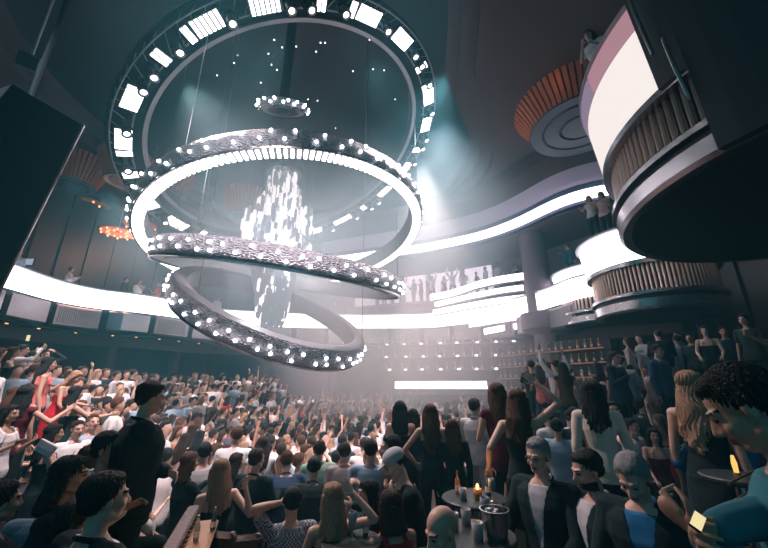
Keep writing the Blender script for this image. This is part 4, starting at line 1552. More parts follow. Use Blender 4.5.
# ------------------------------------------------------------------ banquettes, tables, drinks
def banquette(c, L, rz, label, z=0.35, back=True, wood=False):
    t = empty('banquette', (c[0], c[1], z), (0, 0, rz))
    tag(t, label, 'bench')
    q = MB(); q.bevbox((0, 0, 0.12), (L, 0.6, 0.24), 0.02); q.build('plinth', M_MATTE, t)
    n = max(1, int(L / 0.6))
    for i in range(n):
        q = MB(); q.bevbox((-L / 2 + (i + 0.5) * L / n, 0, 0.34), (L / n - 0.01, 0.62, 0.2), 0.05); autosmooth(q.build('seat_cushion', M_LEATHER, t))
        if back:
            q = MB(); q.bevbox((-L / 2 + (i + 0.5) * L / n, 0.29, 0.66), (L / n - 0.01, 0.14, 0.46), 0.05); autosmooth(q.build('back_cushion', M_LEATHER, t))
    if back:
        q = MB(); q.bevbox((0, 0.36, 0.92), (L + 0.04, 0.16, 0.05), 0.01); q.build('top_rail', M_WOOD, t)
    return t


def round_table(x, y, z, h, r, label, m=M_WOOD):
    t = empty('round_table', (x, y, z))
    tag(t, label, 'table')
    q = MB(); q.lathe([(0, 0), (r * 0.6, 0), (r * 0.6, 0.02), (0.05, 0.04), (0, 0.04)], k=28); autosmooth(q.build('foot', M_CHROME, t), 30)
    q = MB(); q.lathe([(0, 0.03), (0.035, 0.03), (0.035, h - 0.03), (0, h - 0.03)], k=14); autosmooth(q.build('column', M_CHROME, t), 30)
    q = MB(); q.lathe([(0, h - 0.04), (r - 0.02, h - 0.04), (r, h - 0.025), (r, h - 0.008), (r - 0.01, h), (0, h)], k=40); autosmooth(q.build('tabletop', m, t), 30)
    return t


banquette((0.8, 5.25), 2.3, math.radians(4), 'leather banquette that the group of women in black stand on', 0.35, back=False)
b0, b1 = bp(191, 507, z=1.85), bp(164, 552, z=1.85)
bc, bd = (b0 + b1) / 2, b1 - b0
bL = float(np.linalg.norm(bd))
t = empty('booth_rail', (bc[0], bc[1], 1.0), (0, 0, math.atan2(bd[1], bd[0])))
tag(t, 'padded leather booth back with a brown cap rail beside the suited man', 'booth')
q = MB(); q.bevbox((0, 0, 0.41), (bL, 0.05, 0.82), 0.01); q.build('panel', M_WOOD, t)
for k in range(5):
    q = MB(); q.bevbox((-bL / 2 + (k + 0.5) * bL / 5, 0.05, 0.5), (bL / 5 - 0.012, 0.06, 0.6), 0.03); autosmooth(q.build('back_pad', M_LEATHER, t))
q = MB(); q.bevbox((0, 0.02, 0.84), (bL + 0.04, 0.09, 0.035), 0.012); q.build('cap_rail', M_LEATHER, t)
p = bp(196, 541, d=2.3)
t = empty('side_table', (p[0], p[1], 1.0), (0, 0, math.atan2(bd[1], bd[0]) - math.pi / 2)); tag(t, 'warm-lit wooden table in the booth behind the padded rail', 'table')
q = MB(); q.bevbox((0, 0, p[2] - 1.0), (0.20, 0.7, 0.03), 0.012); q.build('tabletop', M_WOOD, t)
for sx in (-1, 1):
    for sy in (-1, 1):
        q = MB(); q.tube([(sx * 0.08, sy * 0.32, 0), (sx * 0.08, sy * 0.32, p[2] - 1.01)], 0.02, 8); q.build('leg', M_CHROME, t)
for k, (dx, dy, kd, lb) in enumerate(((0.02, -0.05, 2, 'clear glass bottle standing on the wooden booth table'), (0.05, 0.12, 0, 'dark green bottle at the back of the wooden booth table'))):
    bottle((p[0] + dx, p[1] + dy, p[2] + 0.02), kd, lb, s=0.42)
lamp('table_lamp_glow', 'POINT', (p[0] + 0.05, p[1] - 0.2, p[2] + 0.35), 1.6, (1.0, 0.62, 0.3), size=0.05)
for (px, py, d_) in ((222, 531, 2.5), (246, 534, 2.5)):
    c = bp(px, py, d=d_)
    t = empty('booth_chair', (c[0], c[1], 1.0), (0, 0, math.radians(180 + (px - 234))))
    tag(t, 'rounded dark booth chair below the blonde woman in straps' if px < 230 else 'rounded dark booth chair standing nearer the checked shirt', 'chair')
    hh = c[2] - 1.0
    q = MB(); q.bevbox((0, 0, hh - 0.12), (0.24, 0.07, 0.24), 0.03); autosmooth(q.build('backrest', M_LEATHER, t))
    q = MB(); q.bevbox((0, -0.2, hh - 0.42), (0.42, 0.4, 0.1), 0.03); autosmooth(q.build('seat', M_LEATHER, t))
    for sx in (-1, 1):
        for sy in (-0.36, -0.04):
            q = MB(); q.tube([(sx * 0.17, sy, 0), (sx * 0.17, sy, hh - 0.42)], 0.018, 6); q.build('leg', M_MATTE, t)

tbs = []
for (px, py, d_, r, lb) in ((474, 497, 3.3, 0.30, 'small round table with candle beside the black-dressed dancer'), (474, 533, 2.3, 0.27, 'low round table crowded with glasses beside the bald man'), (352, 540, 2.7, 0.24, 'small round table between the long-haired blonde and the woman in red')):
    c = bp(px, py, d=d_)
    base = level(c[0], c[1])
    round_table(c[0], c[1], base, c[2] - base, r, lb, M_BLACK)
    tbs.append((c, r))


def tumbler(loc, label, stem=False, m=None):
    t = empty('drinking_glass', tuple(loc)); tag(t, label, 'glass')
    q = MB()
    if stem:
        q.lathe([(0, 0), (0.032, 0), (0.03, 0.006), (0.005, 0.012), (0.005, 0.08), (0.03, 0.11), (0.036, 0.15), (0.03, 0.19), (0.027, 0.19), (0.032, 0.15), (0.0, 0.09)], k=14)
    else:
        q.lathe([(0, 0), (0.03, 0), (0.036, 0.10), (0.033, 0.10), (0.028, 0.01), (0, 0.01)], k=14)
    link('bowl', q.mesh('bowl', [M_CLEAR], True), t)
    q = MB(); q.lathe([(0, 0.012), (0.026, 0.012), (0.029, 0.06), (0, 0.06)] if not stem else [(0, 0.10), (0.026, 0.115), (0.031, 0.145), (0, 0.145)], k=12)
    link('drink', q.mesh('drink', [m or M_AMBER], True), t)
    return t


(c1, r1), (c2, r2), (c3, r3) = tbs
t = empty('candle_holder', (c1[0] + 0.02, c1[1] - 0.08, c1[2])); tag(t, 'orange candle glowing on the round table', 'candle')
q = MB(); q.lathe([(0, 0), (0.035, 0), (0.04, 0.09), (0.036, 0.09), (0.032, 0.01), (0, 0.01)], k=14); ho = q.build('holder', M_AMBER, t, smooth=True)
q = MB(); q.ell((0, 0, 0.10), (0.014, 0.014, 0.032), k=10, l=8); q.build('flame', G_CANDLE, ho)
lamp('candle_light', 'POINT', (c1[0] + 0.02, c1[1] - 0.12, c1[2] + 0.22), 0.8, (1.0, 0.5, 0.2), size=0.03)
bottle((c1[0] + 0.15, c1[1] + 0.05, c1[2]), 0, 'green bottle beside the candle on the round table', s=0.6)
bottle((c1[0] - 0.13, c1[1] + 0.1, c1[2]), 1, 'amber bottle behind the candle on the round table', s=0.6)
tumbler((c1[0] - 0.12, c1[1] - 0.1, c1[2]), 'short tumbler of amber drink in front of the candle table bottles')
tumbler((c1[0] + 0.14, c1[1] - 0.14, c1[2]), 'stemmed glass at the rim of the candle table', True)
for k, (dx, dy, lb, st) in enumerate(((-0.12, 0.05, 'tumbler nearest the bald man on the crowded table', False), (0.0, -0.12, 'tumbler at the near rim of the crowded table', False), (0.1, 0.06, 'tall stemmed glass on the crowded table', True), (-0.02, 0.13, 'tumbler at the far rim of the crowded table', False))):
    tumbler((c2[0] + dx, c2[1] + dy, c2[2]), lb, st)
t = empty('ice_bucket', (c2[0] + 0.12, c2[1] - 0.09, c2[2])); tag(t, 'steel ice bucket on the crowded round table', 'bucket')
q = MB(); q.lathe([(0, 0), (0.07, 0), (0.09, 0.16), (0.095, 0.165), (0.085, 0.165), (0.065, 0.01), (0, 0.01)], k=24); autosmooth(q.build('pail', M_CHROME, t), 30)
rg = random.Random(8)
for k in range(7):
    q = MB(); q.bevbox((rg.uniform(-.045, .045), rg.uniform(-.045, .045), 0.14 + rg.uniform(0, .02)), (0.03, 0.03, 0.03), 0.005, rz=rg.random()); q.build('ice_cube', M_CLEAR, t)
tumbler((c3[0], c3[1], c3[2]), 'stemmed glass on the little table between two seated women', True)
bottle((c3[0] + 0.1, c3[1] + 0.08, c3[2]), 0, 'green bottle on the little table beside the woman in red', s=0.5)

# ------------------------------------------------------------------ near guests
def P(px, py, d, label, yaw, floor=None, sit=False, h=None, **kw):
    p = bp(px, py, d=d)
    if floor is None:
        floor = level(p[0], p[1])
    pose = dict(kw.pop('pose', {}))
    reach = kw.pop('reach', None)
    yaw = yaw - math.degrees(math.atan2(p[0], p[1]))
    if reach:
        h0 = (h or 1.74) if sit else p[2] - floor
        z0 = p[2] - h0 * 0.995 if sit else floor
        Rz = rot('Z', -yaw)
        pose['targets'] = {k_: Rz @ (bp(v[0], v[1], d=v[2]) - A3(p[0], p[1], z0)) / (h0 / 1.75) for k_, v in reach.items()}
    if sit:
        pose['legs'] = 'sit'
        hh = h or 1.74
        seat_gap = 0.93 * hh / 1.75 - 0.47      # how far the standing feet would sink below the seat's floor
        z = p[2] - hh * 0.995
        o, S = person(p[0], p[1], z, hh, yaw, label, pose=pose, **kw)
        return o, S, z
    hh = p[2] - floor
    HEIGHTS.append((round(hh, 2), label[:50]))
    o, S = person(p[0], p[1], floor, hh, yaw, label, pose=pose, **kw)
    return o, S, floor


def A(*a):
    return dict(arms=a)


NEAR = 0.0075
# --- suited man and the dark row around him
P(150, 383, 2.9, 'man in a dark suit standing in profile over the crowd beside the booth', 100, skin=1, top=('jacket', 'black', 'long'), under='white', voxel=NEAR,
  pose=dict(arms=('cup', 'forward'), hpitch=8, bulk=1.25), reach={'R': (166, 472, 2.75), 'L': (160, 470, 3.1)})
P(107, 476, 1.8, 'large dark-haired head of a seated man with white collar, below the suited man', 118, sit=True, hair='black', top=('jacket', 'black', 'long'), under='white', voxel=NEAR, skin=1,
  pose=dict(arms=('rest', 'rest'), hyaw=-10, bulk=1.15))
P(110, 434, 2.7, 'seated man in white shirt looking across behind the large dark head', 60, sit=True, hair='black', top=('shirt', 'white', 'long'), voxel=NEAR, skin=2, pose=A('rest', 'cup'))
P(72, 458, 2.3, 'seated woman in black with dark bob, face half lit, by the white-shirted man', 75, f=True, sit=True, style='bob', hair='black', top=('shirt', 'black', 'long'), voxel=NEAR, skin=2, pose=A('rest', 'rest'))
P(47, 474, 2.4, 'seated person in a light blue top hunched with back turned, near the frame corner', 150, f=True, sit=True, style='bun', hair='black', top=('shirt', 'light blue', 'short'), voxel=NEAR, skin=2, pose=dict(arms=('cup', 'cup'), lean=12, hpitch=20))
P(2, 484, 2.2, 'dark-clothed guest stretching a bare forearm forward at the frame corner', 110, hair='black', sit=True, top=('shirt', 'black', 'short'), voxel=NEAR, skin=1, pose=A('forward', 'forward'))
P(78, 502, 2.1, 'black-haired guest in charcoal seated low in front of the light blue top', 130, hair='black', sit=True, h=1.6, top=('shirt', 'charcoal', 'long'), voxel=NEAR, skin=2, pose=A('rest', 'rest'))
P(33, 508, 2.1, 'guest in navy bent forward at the very corner beneath the forearm', 120, hair='black', sit=True, h=1.55, top=('shirt', 'navy', 'long'), voxel=NEAR, skin=1, pose=dict(arms=('rest', 'rest'), lean=15))
P(92, 446, 3.3, 'brown-haired guest in charcoal just behind the light blue top', 140, f=True, sit=True, hair='brown', style='bob', top=('shirt', 'charcoal', 'long'), skin=1, pose=A('rest', 'rest'))
# --- the left tiers
P(50, 357, 6.6, 'tall dark-haired woman in coral top standing above the crowd', 95, floor=1.40, f=True, hair='black', top=('tank', 'coral', 'none'), bottom='black', pose=A('phone', 'down'))
P(65, 369, 6.2, 'blonde woman in a long red dress bending forward', 65, floor=1.40, h=1.6, f=True, hair='blonde', top=('dress', 'red', 'none'), pose=dict(arms=('forward', 'rest'), lean=14, hpitch=22))
P(77, 386, 5.6, 'bare-backed woman in black dress reaching forward below the red dress', 115, floor=1.05, f=True, hair='black', style='bob', top=('dress', 'black', 'none'), pose=A('reach', 'reach'))
P(27, 386, 5.1, 'dark-haired woman in maroon stretching one arm out sideways', 150, floor=1.0, f=True, hair='black', top=('shirt', 'maroon', 'none'), pose=A('cup', 'side'))
P(12, 405, 4.6, 'woman in white vest with hands clasped at the frame edge', 50, floor=0.85, f=True, hair='black', top=('tank', 'white', 'none'), pose=A('cup', 'cup'), skin=2)
P(3, 348, 8.6, 'woman in black dress at the outermost end of the top tier', 80, floor=1.75, f=True, hair='brown', top=('dress', 'black', 'none'), pose=A('forward', 'forward'))
P(15, 347, 8.3, 'bare-legged woman in short black dress on the top tier', 85, floor=1.75, f=True, hair='brown', top=('dress', 'black', 'none'), pose=A('phone', 'phone'), skin=0)
P(24, 345, 8.9, 'man in white shirt filming with a raised phone on the top tier', 80, floor=1.75, hair='black', top=('shirt', 'white', 'long'), pose=A('raisephone', 'raisephone'))
P(34, 352, 8.8, 'man in pale grey shirt on the top tier next to the one filming', 100, floor=1.75, hair='black', top=('shirt', 'pale grey', 'long'), pose=A('down', 'down'))
P(46, 350, 9.2, 'guest in charcoal making a heart with both hands overhead', 40, floor=1.75, hair='black', top=('shirt', 'charcoal', 'long'), pose=A('head', 'head'), skin=1)
P(79, 421, 4.8, 'man in white shirt facing out of the crowd beside one in light blue', 25, floor=0.7, hair='dark brown', top=('shirt', 'white', 'long'), pose=A('down', 'cup'))
P(95, 415, 5.1, 'man in light blue shirt facing out, head tipped back', 20, floor=0.7, hair='brown', top=('shirt', 'light blue', 'long'), pose=dict(arms=('cup', 'down'), hpitch=-12))
P(55, 424, 4.3, 'woman in black holding a white clutch below the red dress', 100, floor=0.7, f=True, hair='black', top=('dress', 'black', 'none'), pose=A('cup', 'cup'))
# --- centre, near
P(222, 459, 3.6, 'blonde woman from behind in black straps raising one hand, by the booth', 195, f=True, hair='blonde', style='long', top=('strappy', 'black', 'none'), voxel=NEAR, skin=0, pose=dict(arms=('down', 'down'), hpitch=6), reach={'L': (246, 490, 3.45)})
P(257, 449, 4.1, 'man with cropped hair in black, in profile beside the blonde in straps', 140, hair='dark brown', style='crop', top=('shirt', 'black', 'long'), voxel=NEAR, pose=dict(arms=('cup', 'cup'), bulk=1.15))
P(293, 488, 3.2, 'man in a checked shirt seen from behind with one hand raised to his face', 188, hair='black', top=('shirt', 'checked', 'short'), voxel=NEAR, skin=1, pose=dict(arms=('chin', 'rest')), floor=0.2, reach={'R': (279, 503, 3.15)})
P(333, 483, 2.9, 'woman with very long blonde hair and bare shoulders seen from behind', 200, f=True, hair='blonde', style='verylong', top=('strappy', 'black', 'none'), voxel=NEAR, skin=1, pose=dict(arms=('rest', 'chin'), hyaw=14), reach={'L': (354, 494, 2.85)})
P(369, 480, 3.25, 'dark-haired woman in profile facing the very long blonde hair', -78, f=True, hair='black', style='bob', top=('shirt', 'black', 'long'), voxel=NEAR, skin=1, pose=A('chin', 'rest'))
P(396, 492, 2.8, 'woman in bright red top with dark hair leaning in, back turned', 205, f=True, hair='dark brown', style='bob', top=('tank', 'red', 'none'), voxel=NEAR, skin=1, pose=dict(arms=('cup', 'rest'), lean=10), floor=0.25)
P(409, 446, 3.3, 'man in pale flat cap and black T-shirt looking down at his hands', -78, style='cap', top=('shirt', 'black', 'short'), voxel=NEAR, skin=0, pose=dict(arms=('forward', 'forward'), hpitch=28, lean=6, bulk=1.12), reach={'R': (394, 498, 3.15), 'L': (391, 494, 3.35)})
P(391, 436, 3.9, 'dark-haired man in black shirt in profile behind the flat cap', -80, hair='black', top=('shirt', 'black', 'long'), voxel=NEAR, skin=1, pose=A('forward', 'cup'))
P(447, 504, 2.05, 'bald man in a dark jacket at the lower edge beside the crowded table', -35, style='bald', top=('jacket', 'black', 'long'), under='charcoal', voxel=NEAR, skin=1, pose=dict(arms=('rest', 'rest'), hpitch=20, hyaw=-15, bulk=1.15))
P(371, 440, 4.4, 'man in a light blue shirt seen from behind, next to the flat cap', 170, hair='dark brown', top=('shirt', 'light blue', 'long'), pose=A('cup', 'cup'))
P(345, 443, 4.7, 'man in a pale pink shirt seen from behind, beside the light blue one', 178, hair='dark brown', top=('shirt', 'pale pink', 'long'), pose=A('down', 'down'))
P(320, 441, 4.8, 'man in a pale green shirt seen from behind, beside the pale pink one', 185, hair='dark brown', top=('shirt', 'pale green', 'long'), pose=A('cup', 'cup'))
P(288, 452, 4.3, 'broad man in denim blue shirt bowing his head, back turned', 182, hair='brown', top=('shirt', 'denim blue', 'long'), pose=dict(arms=('hip', 'hip'), lean=16, hpitch=20, bulk=1.25))
P(313, 459, 4.0, 'dark-haired man in charcoal bent behind the checked shirt', 175, hair='black', top=('shirt', 'charcoal', 'long'), pose=dict(arms=('rest', 'rest'), lean=14, hpitch=15))
P(237, 453, 4.6, 'dark-haired woman in charcoal turned towards the man with cropped hair', 120, f=True, hair='dark brown', style='bob', top=('shirt', 'charcoal', 'long'), pose=A('cup', 'cup'))
P(206, 443, 4.6, 'dark-haired man in pale grey shirt seen from behind above the blonde in straps', 180, hair='black', top=('shirt', 'pale grey', 'short'), pose=A('down', 'down'))
P(190, 452, 4.0, 'brown-haired woman in black with hands raised before her, next to the suited man', 120, f=True, hair='brown', style='bob', top=('shirt', 'black', 'long'), pose=A('phone', 'phone'))
# --- women on the banquette
BQ = 0.79
P(400, 401, 5.1, 'dark-haired woman on the banquette with a bare back, outermost of the group', 178, floor=BQ, f=True, hair='black', style='long', top=('strappy', 'black', 'none'), pose=A('down', 'forward'))
P(413, 409, 5.15, 'second woman on the banquette with curly black hair to the shoulders', 170, floor=BQ, f=True, hair='black', style='bob', top=('shirt', 'black', 'none'), pose=A('cup', 'down'))
P(430, 404, 4.75, 'woman on the banquette with straight brown hair down to her waist', 185, floor=BQ, f=True, hair='brown', style='verylong', top=('strappy', 'black', 'none'), pose=A('hip', 'down'))
P(452, 419, 4.6, 'woman in black with wavy brown hair at the end of the banquette', 190, floor=BQ, f=True, hair='brown', style='long', top=('shirt', 'black', 'long'), pose=A('down', 'down'))
P(474, 399, 5.5, 'person in pale grey shirt and grey trousers standing on the banquette end', 150, floor=BQ, hair='dark brown', top=('shirt', 'pale grey', 'long'), bottom='pale grey', pose=A('cup', 'down'))
# --- right group
P(516, 389, 3.5, 'woman in a black dress dancing with one arm thrown up, hair over her face', 172, f=True, hair='brown', style='long', top=('dress', 'black', 'none'), voxel=NEAR, skin=1,
  pose=dict(arms=('hip', 'wave'), hpitch=18), reach={'L': (536, 383, 3.45), 'R': (489, 466, 3.4)}, curl=0.15)
P(496, 383, 4.2, 'brown-haired woman in maroon standing just behind the dancer in black', 195, f=True, hair='brown', style='long', top=('shirt', 'maroon', 'none'), pose=A('cup', 'cup'))
P(590, 380, 3.7, 'person with thick black hair and cream long-sleeved shirt seen from behind', 182, f=True, hair='black', style='long', top=('shirt', 'cream', 'long'), voxel=NEAR, pose=A('down', 'cup'))
P(538, 440, 2.75, 'grey-haired man with spectacles and black jacket seated beside the dancer', -28, sit=True, hair='grey', top=('jacket', 'black', 'long'), under='pale grey', voxel=NEAR, skin=1, glasses=True, pose=dict(arms=('rest', 'rest'), hpitch=10))
P(590, 452, 2.45, 'bearded black-haired man in dark jacket over grey shirt, seated in profile', -58, sit=True, hair='black', top=('jacket', 'black', 'long'), under='pale grey', voxel=NEAR, skin=1, beard='black', pose=dict(arms=('rest', 'rest'), hpitch=16))
P(636, 450, 2.15, 'grey-haired man in bright blue shirt bowing his head, seated beside the bearded man', -18, sit=True, hair='grey', top=('jacket', 'black', 'long'), under='bright blue', voxel=NEAR, skin=1, pose=dict(arms=('rest', 'rest'), hpitch=30, lean=6, bulk=1.08))
P(687, 371, 3.2, 'tall woman with very long straight blonde hair in a black dress, back turned', 160, f=True, hair='blonde', style='verylong', top=('dress', 'black', 'none'), voxel=NEAR, skin=1, pose=dict(arms=('down', 'down'), hyaw=-15))
P(716, 404, 3.1, 'guest in a bright blue shirt half hidden behind the very long blonde hair', 175, hair='black', top=('shirt', 'bright blue', 'long'), pose=A('hip', 'hip'))
fo, fs, _ = P(780, 362, 1.12, 'man in a teal shirt close to the frame edge looking down at his phone', -84, hair='black', top=('shirt', 'teal', 'long'), voxel=0.006, skin=2, curl=0.9,
              pose=dict(arms=('phone', 'phone'), hpitch=30, lean=4), reach={'R': (704, 538, 0.98), 'L': (688, 545, 0.86)})
P(630, 419, 5.6, 'man in a white T-shirt in profile behind the seated men', 60, hair='black', top=('shirt', 'white', 'short'), pose=A('down', 'down'))
P(612, 402, 5.9, 'man in a light blue T-shirt standing behind the thick black hair', 10, hair='black', top=('shirt', 'light blue', 'short'), pose=A('cup', 'cup'))
P(652, 428, 5.25, 'dark-haired woman in maroon facing out between the blue T-shirt and blonde', 15, f=True, hair='black', style='verylong', top=('strappy', 'maroon', 'none'), pose=A('cup', 'rest'), skin=1)
P(613, 352, 7.6, 'man in a dark navy jacket standing tall before the back bar', 60, hair='dark brown', top=('jacket', 'navy', 'long'), under='charcoal', pose=A('down', 'cup'))
P(568, 366, 8.0, 'man in a white vest and pale trousers seen from behind near the bar', 175, hair='brown', top=('tank', 'cream', 'none'), bottom='beige', pose=A('cup', 'cup'), skin=1)
P(703, 326, 7.6, 'woman in black straps on the upper tier facing out, arms in front', 0, f=True, hair='brown', style='long', top=('strappy', 'black', 'none'), pose=A('rest', 'rest'), skin=0)
P(689, 334, 8.2, 'man in charcoal standing behind the woman in black straps on the upper tier', -20, hair='black', top=('shirt', 'charcoal', 'long'), pose=A('down', 'down'))
P(742, 314, 7.4, 'woman in charcoal T-shirt looking out by the frame edge on the upper tier', -20, f=True, hair='black', style='long', top=('shirt', 'charcoal', 'short'), pose=A('cup', 'down'), skin=1)
P(722, 327, 8.2, 'man in navy on the upper tier beside the woman in charcoal T-shirt', 10, hair='black', top=('shirt', 'navy', 'long'), pose=A('down', 'down'), skin=2)
P(655, 345, 7.6, 'guest in denim blue on the upper tier next to the wall', 60, hair='black', top=('shirt', 'denim blue', 'long'), pose=A('down', 'down'))
P(640, 398, 6.6, 'dark-clothed man turning his head behind the white T-shirt', 120, hair='black', top=('shirt', 'black', 'long'), pose=A('cup', 'down'))
P(573, 408, 5.3, 'black-haired man in black just behind the thrown-up arm', 178, hair='black', top=('shirt', 'black', 'long'), pose=A('down', 'down'))
P(556, 419, 5.1, 'dark-haired man in light blue T-shirt between the dancer and the cream shirt', 170, hair='black', top=('shirt', 'light blue', 'short'), pose=A('cup', 'down'))
# women on the smaller round balcony and one on the huge one
for px, py, d_, lb, c, hr in ((588, 196, 11.7, 'outermost of three women leaning on the smaller round balcony, in pale grey', 'pale grey', 'brown'), (600, 192, 11.8, 'middle one of three women on the smaller round balcony', 'pale pink', 'brown'),
                              (612, 188, 11.9, 'woman in charcoal on the smaller round balcony next to the huge one', 'charcoal', 'black')):
    p = bp(px, py, d=d_)
    person(p[0], p[1], 7.2, p[2] - 7.2, -60, lb, pose=A('cup', 'forward'), f=True, hair=hr, style='long', top=('shirt', c, 'none'), voxel=0.014)
p = bp(583, 30, d=7.3)
person(p[0] + 0.25, p[1] + 0.1, 8.02, max(1.5, p[2] - 8.02), -60, 'guest in white leaning over the rim of the huge round balcony overhead', pose=dict(arms=('forward', 'chin'), lean=14), f=True, hair='brown', style='bob', top=('shirt', 'white', 'short'), voxel=0.014)


# phones and things held
def phone(loc, R_, label, s=1.0):
    t = empty('phone', tuple(loc)); t.rotation_euler = R_
    tag(t, label, 'phone')
    q = MB(); q.bevbox((0, 0, 0), (0.072 * s, 0.009, 0.145 * s), 0.003); bd_ = q.build('body', M_BLACK, t)
    q = MB(); q.box((0, -0.0055, 0.0), (0.064 * s, 0.002, 0.13 * s)); q.build('screen', G_PHONE, bd_)


def world_pt(o, pnt):
    bpy.context.view_layer.update()
    return o.matrix_world @ Vector(tuple(pnt))


w = world_pt(fo, fs['wrL']); dr = (w - world_pt(fo, fs['elL'])).normalized()
phone(Vector(bp(697, 522, d=0.86)), (math.radians(-60), math.radians(35), math.radians(-40)), 'glowing amber phone held by the man in the teal shirt', 0.36)
phone(Vector(bp(28, 338, d=8.65)), (0, 0, 1.2), 'small phone held up by the man filming on the top tier', 1.1)
# brass rail beside the teal shirt
t = empty('brass_rail', (0, 0, 0)); tag(t, 'thin double brass rail slanting past the teal shirt', 'rail')
for (a, b) in (((722, 508), (749, 492)), ((728, 484), (752, 472))):
    q = MB(); q.tube([bp(a[0], a[1], d=1.9), bp(b[0], b[1], d=2.1), bp(b[0] + 60, b[1] - 20, d=2.4)], 0.006, 8); q.build('bar', M_BRASS, t)
e = bp(812, 470, d=2.4)
q = MB(); q.tube([e, (e[0], e[1], 1.0)], 0.012, 8); q.build('post', M_BRASS, t)
p = bp(734, 463, d=2.5)
t = empty('table_lamp', (p[0], p[1], p[2] - 0.06)); tag(t, 'small amber lamp glowing beside the teal shirt', 'lamp')
q = MB(); q.lathe([(0, 0), (0.014, 0), (0.017, 0.06), (0.009, 0.11), (0, 0.11)], k=14); q.build('shade', glow('lamp_amber', (1, .55, .15), 1.2, False), t)
q = MB(); q.lathe([(0, -0.02), (0.02, -0.02), (0.02, 0.0), (0, 0.0)], k=14); q.build('base', M_BRASS, t)
round_table(p[0], p[1], 1.0, p[2] - 0.08 - 1.0, 0.22, 'small dark table under the amber lamp beside the teal shirt', M_BLACK)
p = bp(46, 448, d=4.05)
t = empty('clutch_bag', tuple(p), (0.2, 0.5, 0.3)); tag(t, 'white clutch bag held at a tilt below the red dress', 'bag')
q = MB(); q.bevbox((0, 0, 0), (0.20, 0.035, 0.14), 0.01); q.build('body', CLOTH['white'], t)
q = MB(); q.bevbox((0, -0.02, 0.03), (0.19, 0.008, 0.08), 0.003); q.build('flap', CLOTH['pale grey'], t)

# ------------------------------------------------------------------ the crowd
VAR = []
VDEF = [  # female, arms, pose words, hair style, top, sleeve, legs
    (False, ('down', 'down'), 'arms down', 'short', 'shirt', 'long', {}),
    (False, ('phone', 'down'), 'looking down at one hand', 'short', 'shirt', 'short', dict(hpitch=14)),
    (False, ('high', 'down'), 'one arm straight up', 'short', 'shirt', 'short', {}),
    (False, ('up', 'wave'), 'both arms up', 'short', 'shirt', 'long', dict(legs='wide')),
    (False, ('cup', 'cup'), 'hands held together', 'short', 'shirt', 'long', dict(hyaw=25)),
    (False, ('hang', 'cup'), 'head turned aside', 'crop', 'jacket', 'long', dict(hyaw=-40)),
    (True, ('down', 'cup'), 'one forearm raised', 'long', 'shirt', 'none', {}),
    (True, ('wave', 'down'), 'waving one arm', 'long', 'dress', 'none', dict(lean=4)),
    (True, ('up', 'up'), 'both arms up', 'verylong', 'strappy', 'none', {}),
    (True, ('raisephone', 'raisephone'), 'both hands before the face', 'bob', 'shirt', 'short', {}),
    (True, ('hip', 'down'), 'hand on hip', 'bun', 'dress', 'none', dict(hyaw=30)),
    (True, ('cup', 'hang'), 'head bowed', 'long', 'tank', 'none', dict(hpitch=22)),
]
for f_, ar, words_, hs, tp, sl, ex in VDEF:
    S = skeleton(f=f_, arms=ar, **ex)
    bm1 = body_mesh(S, 0.024, SKIN[0], HAIR['black'], fine=False)
    hm1 = hair_mesh(S, 0.022, HAIR['black'], hs)
    tm1 = top_mesh(S, 0.026, CLOTH['white'], tp, sl)
    lm1 = bottom_mesh(S, 0.030, CLOTH['black']) if tp != 'dress' else None
    VAR.append((f_, words_, tp, bm1, hm1, tm1, lm1))

LANDMARK = [(-1.94, 3.04, 'the suited man'), (-1.67, 4.0, 'the blonde in black straps'), (-1.0, 5.0, 'the denim blue back'), (0.1, 4.6, 'the man in the flat cap'),
            (0.7, 5.3, 'the banquette women'), (1.35, 3.9, 'the arm-waving dancer'), (2.1, 3.9, 'the cream shirt'), (-6.2, 6.6, 'the red dress'), (-9.3, 8.8, 'the top-tier filmer'),
            (-5.0, 9.0, 'the side tiers'), (-3.5, 9.5, 'the middle of the floor'), (-2.0, 13.0, 'the lowest hoop'), (2.5, 9.0, 'the smoke'), (4.5, 7.0, 'the white T-shirt'), (6.0, 9.5, 'the navy jacket'), (-8.5, 12.5, 'the mezzanine pillars')]


def where(x, y):
    d, lx, ly, n = min((math.hypot(x - a, y - b), a, b, c) for a, b, c in LANDMARK)
    if d < 0.9:
        return 'next to ' + n
    dep, ldep = math.hypot(x, y), math.hypot(lx, ly)
    if dep > ldep + 0.6:
        return ('just beyond ' if d < 1.8 else 'well beyond ') + n
    side = x / max(dep, .1) - lx / max(ldep, .1)
    return ('left of ' if side < 0 else 'right of ') + n


USED = set()
MEN = ['white', 'white', 'white', 'light blue', 'black', 'pale grey', 'navy', 'charcoal', 'pale pink', 'white', 'denim blue', 'white', 'cream', 'pale grey']
WOM = ['black', 'black', 'red', 'beige', 'white', 'coral', 'pale pink', 'cream', 'maroon', 'pale grey', 'brown']


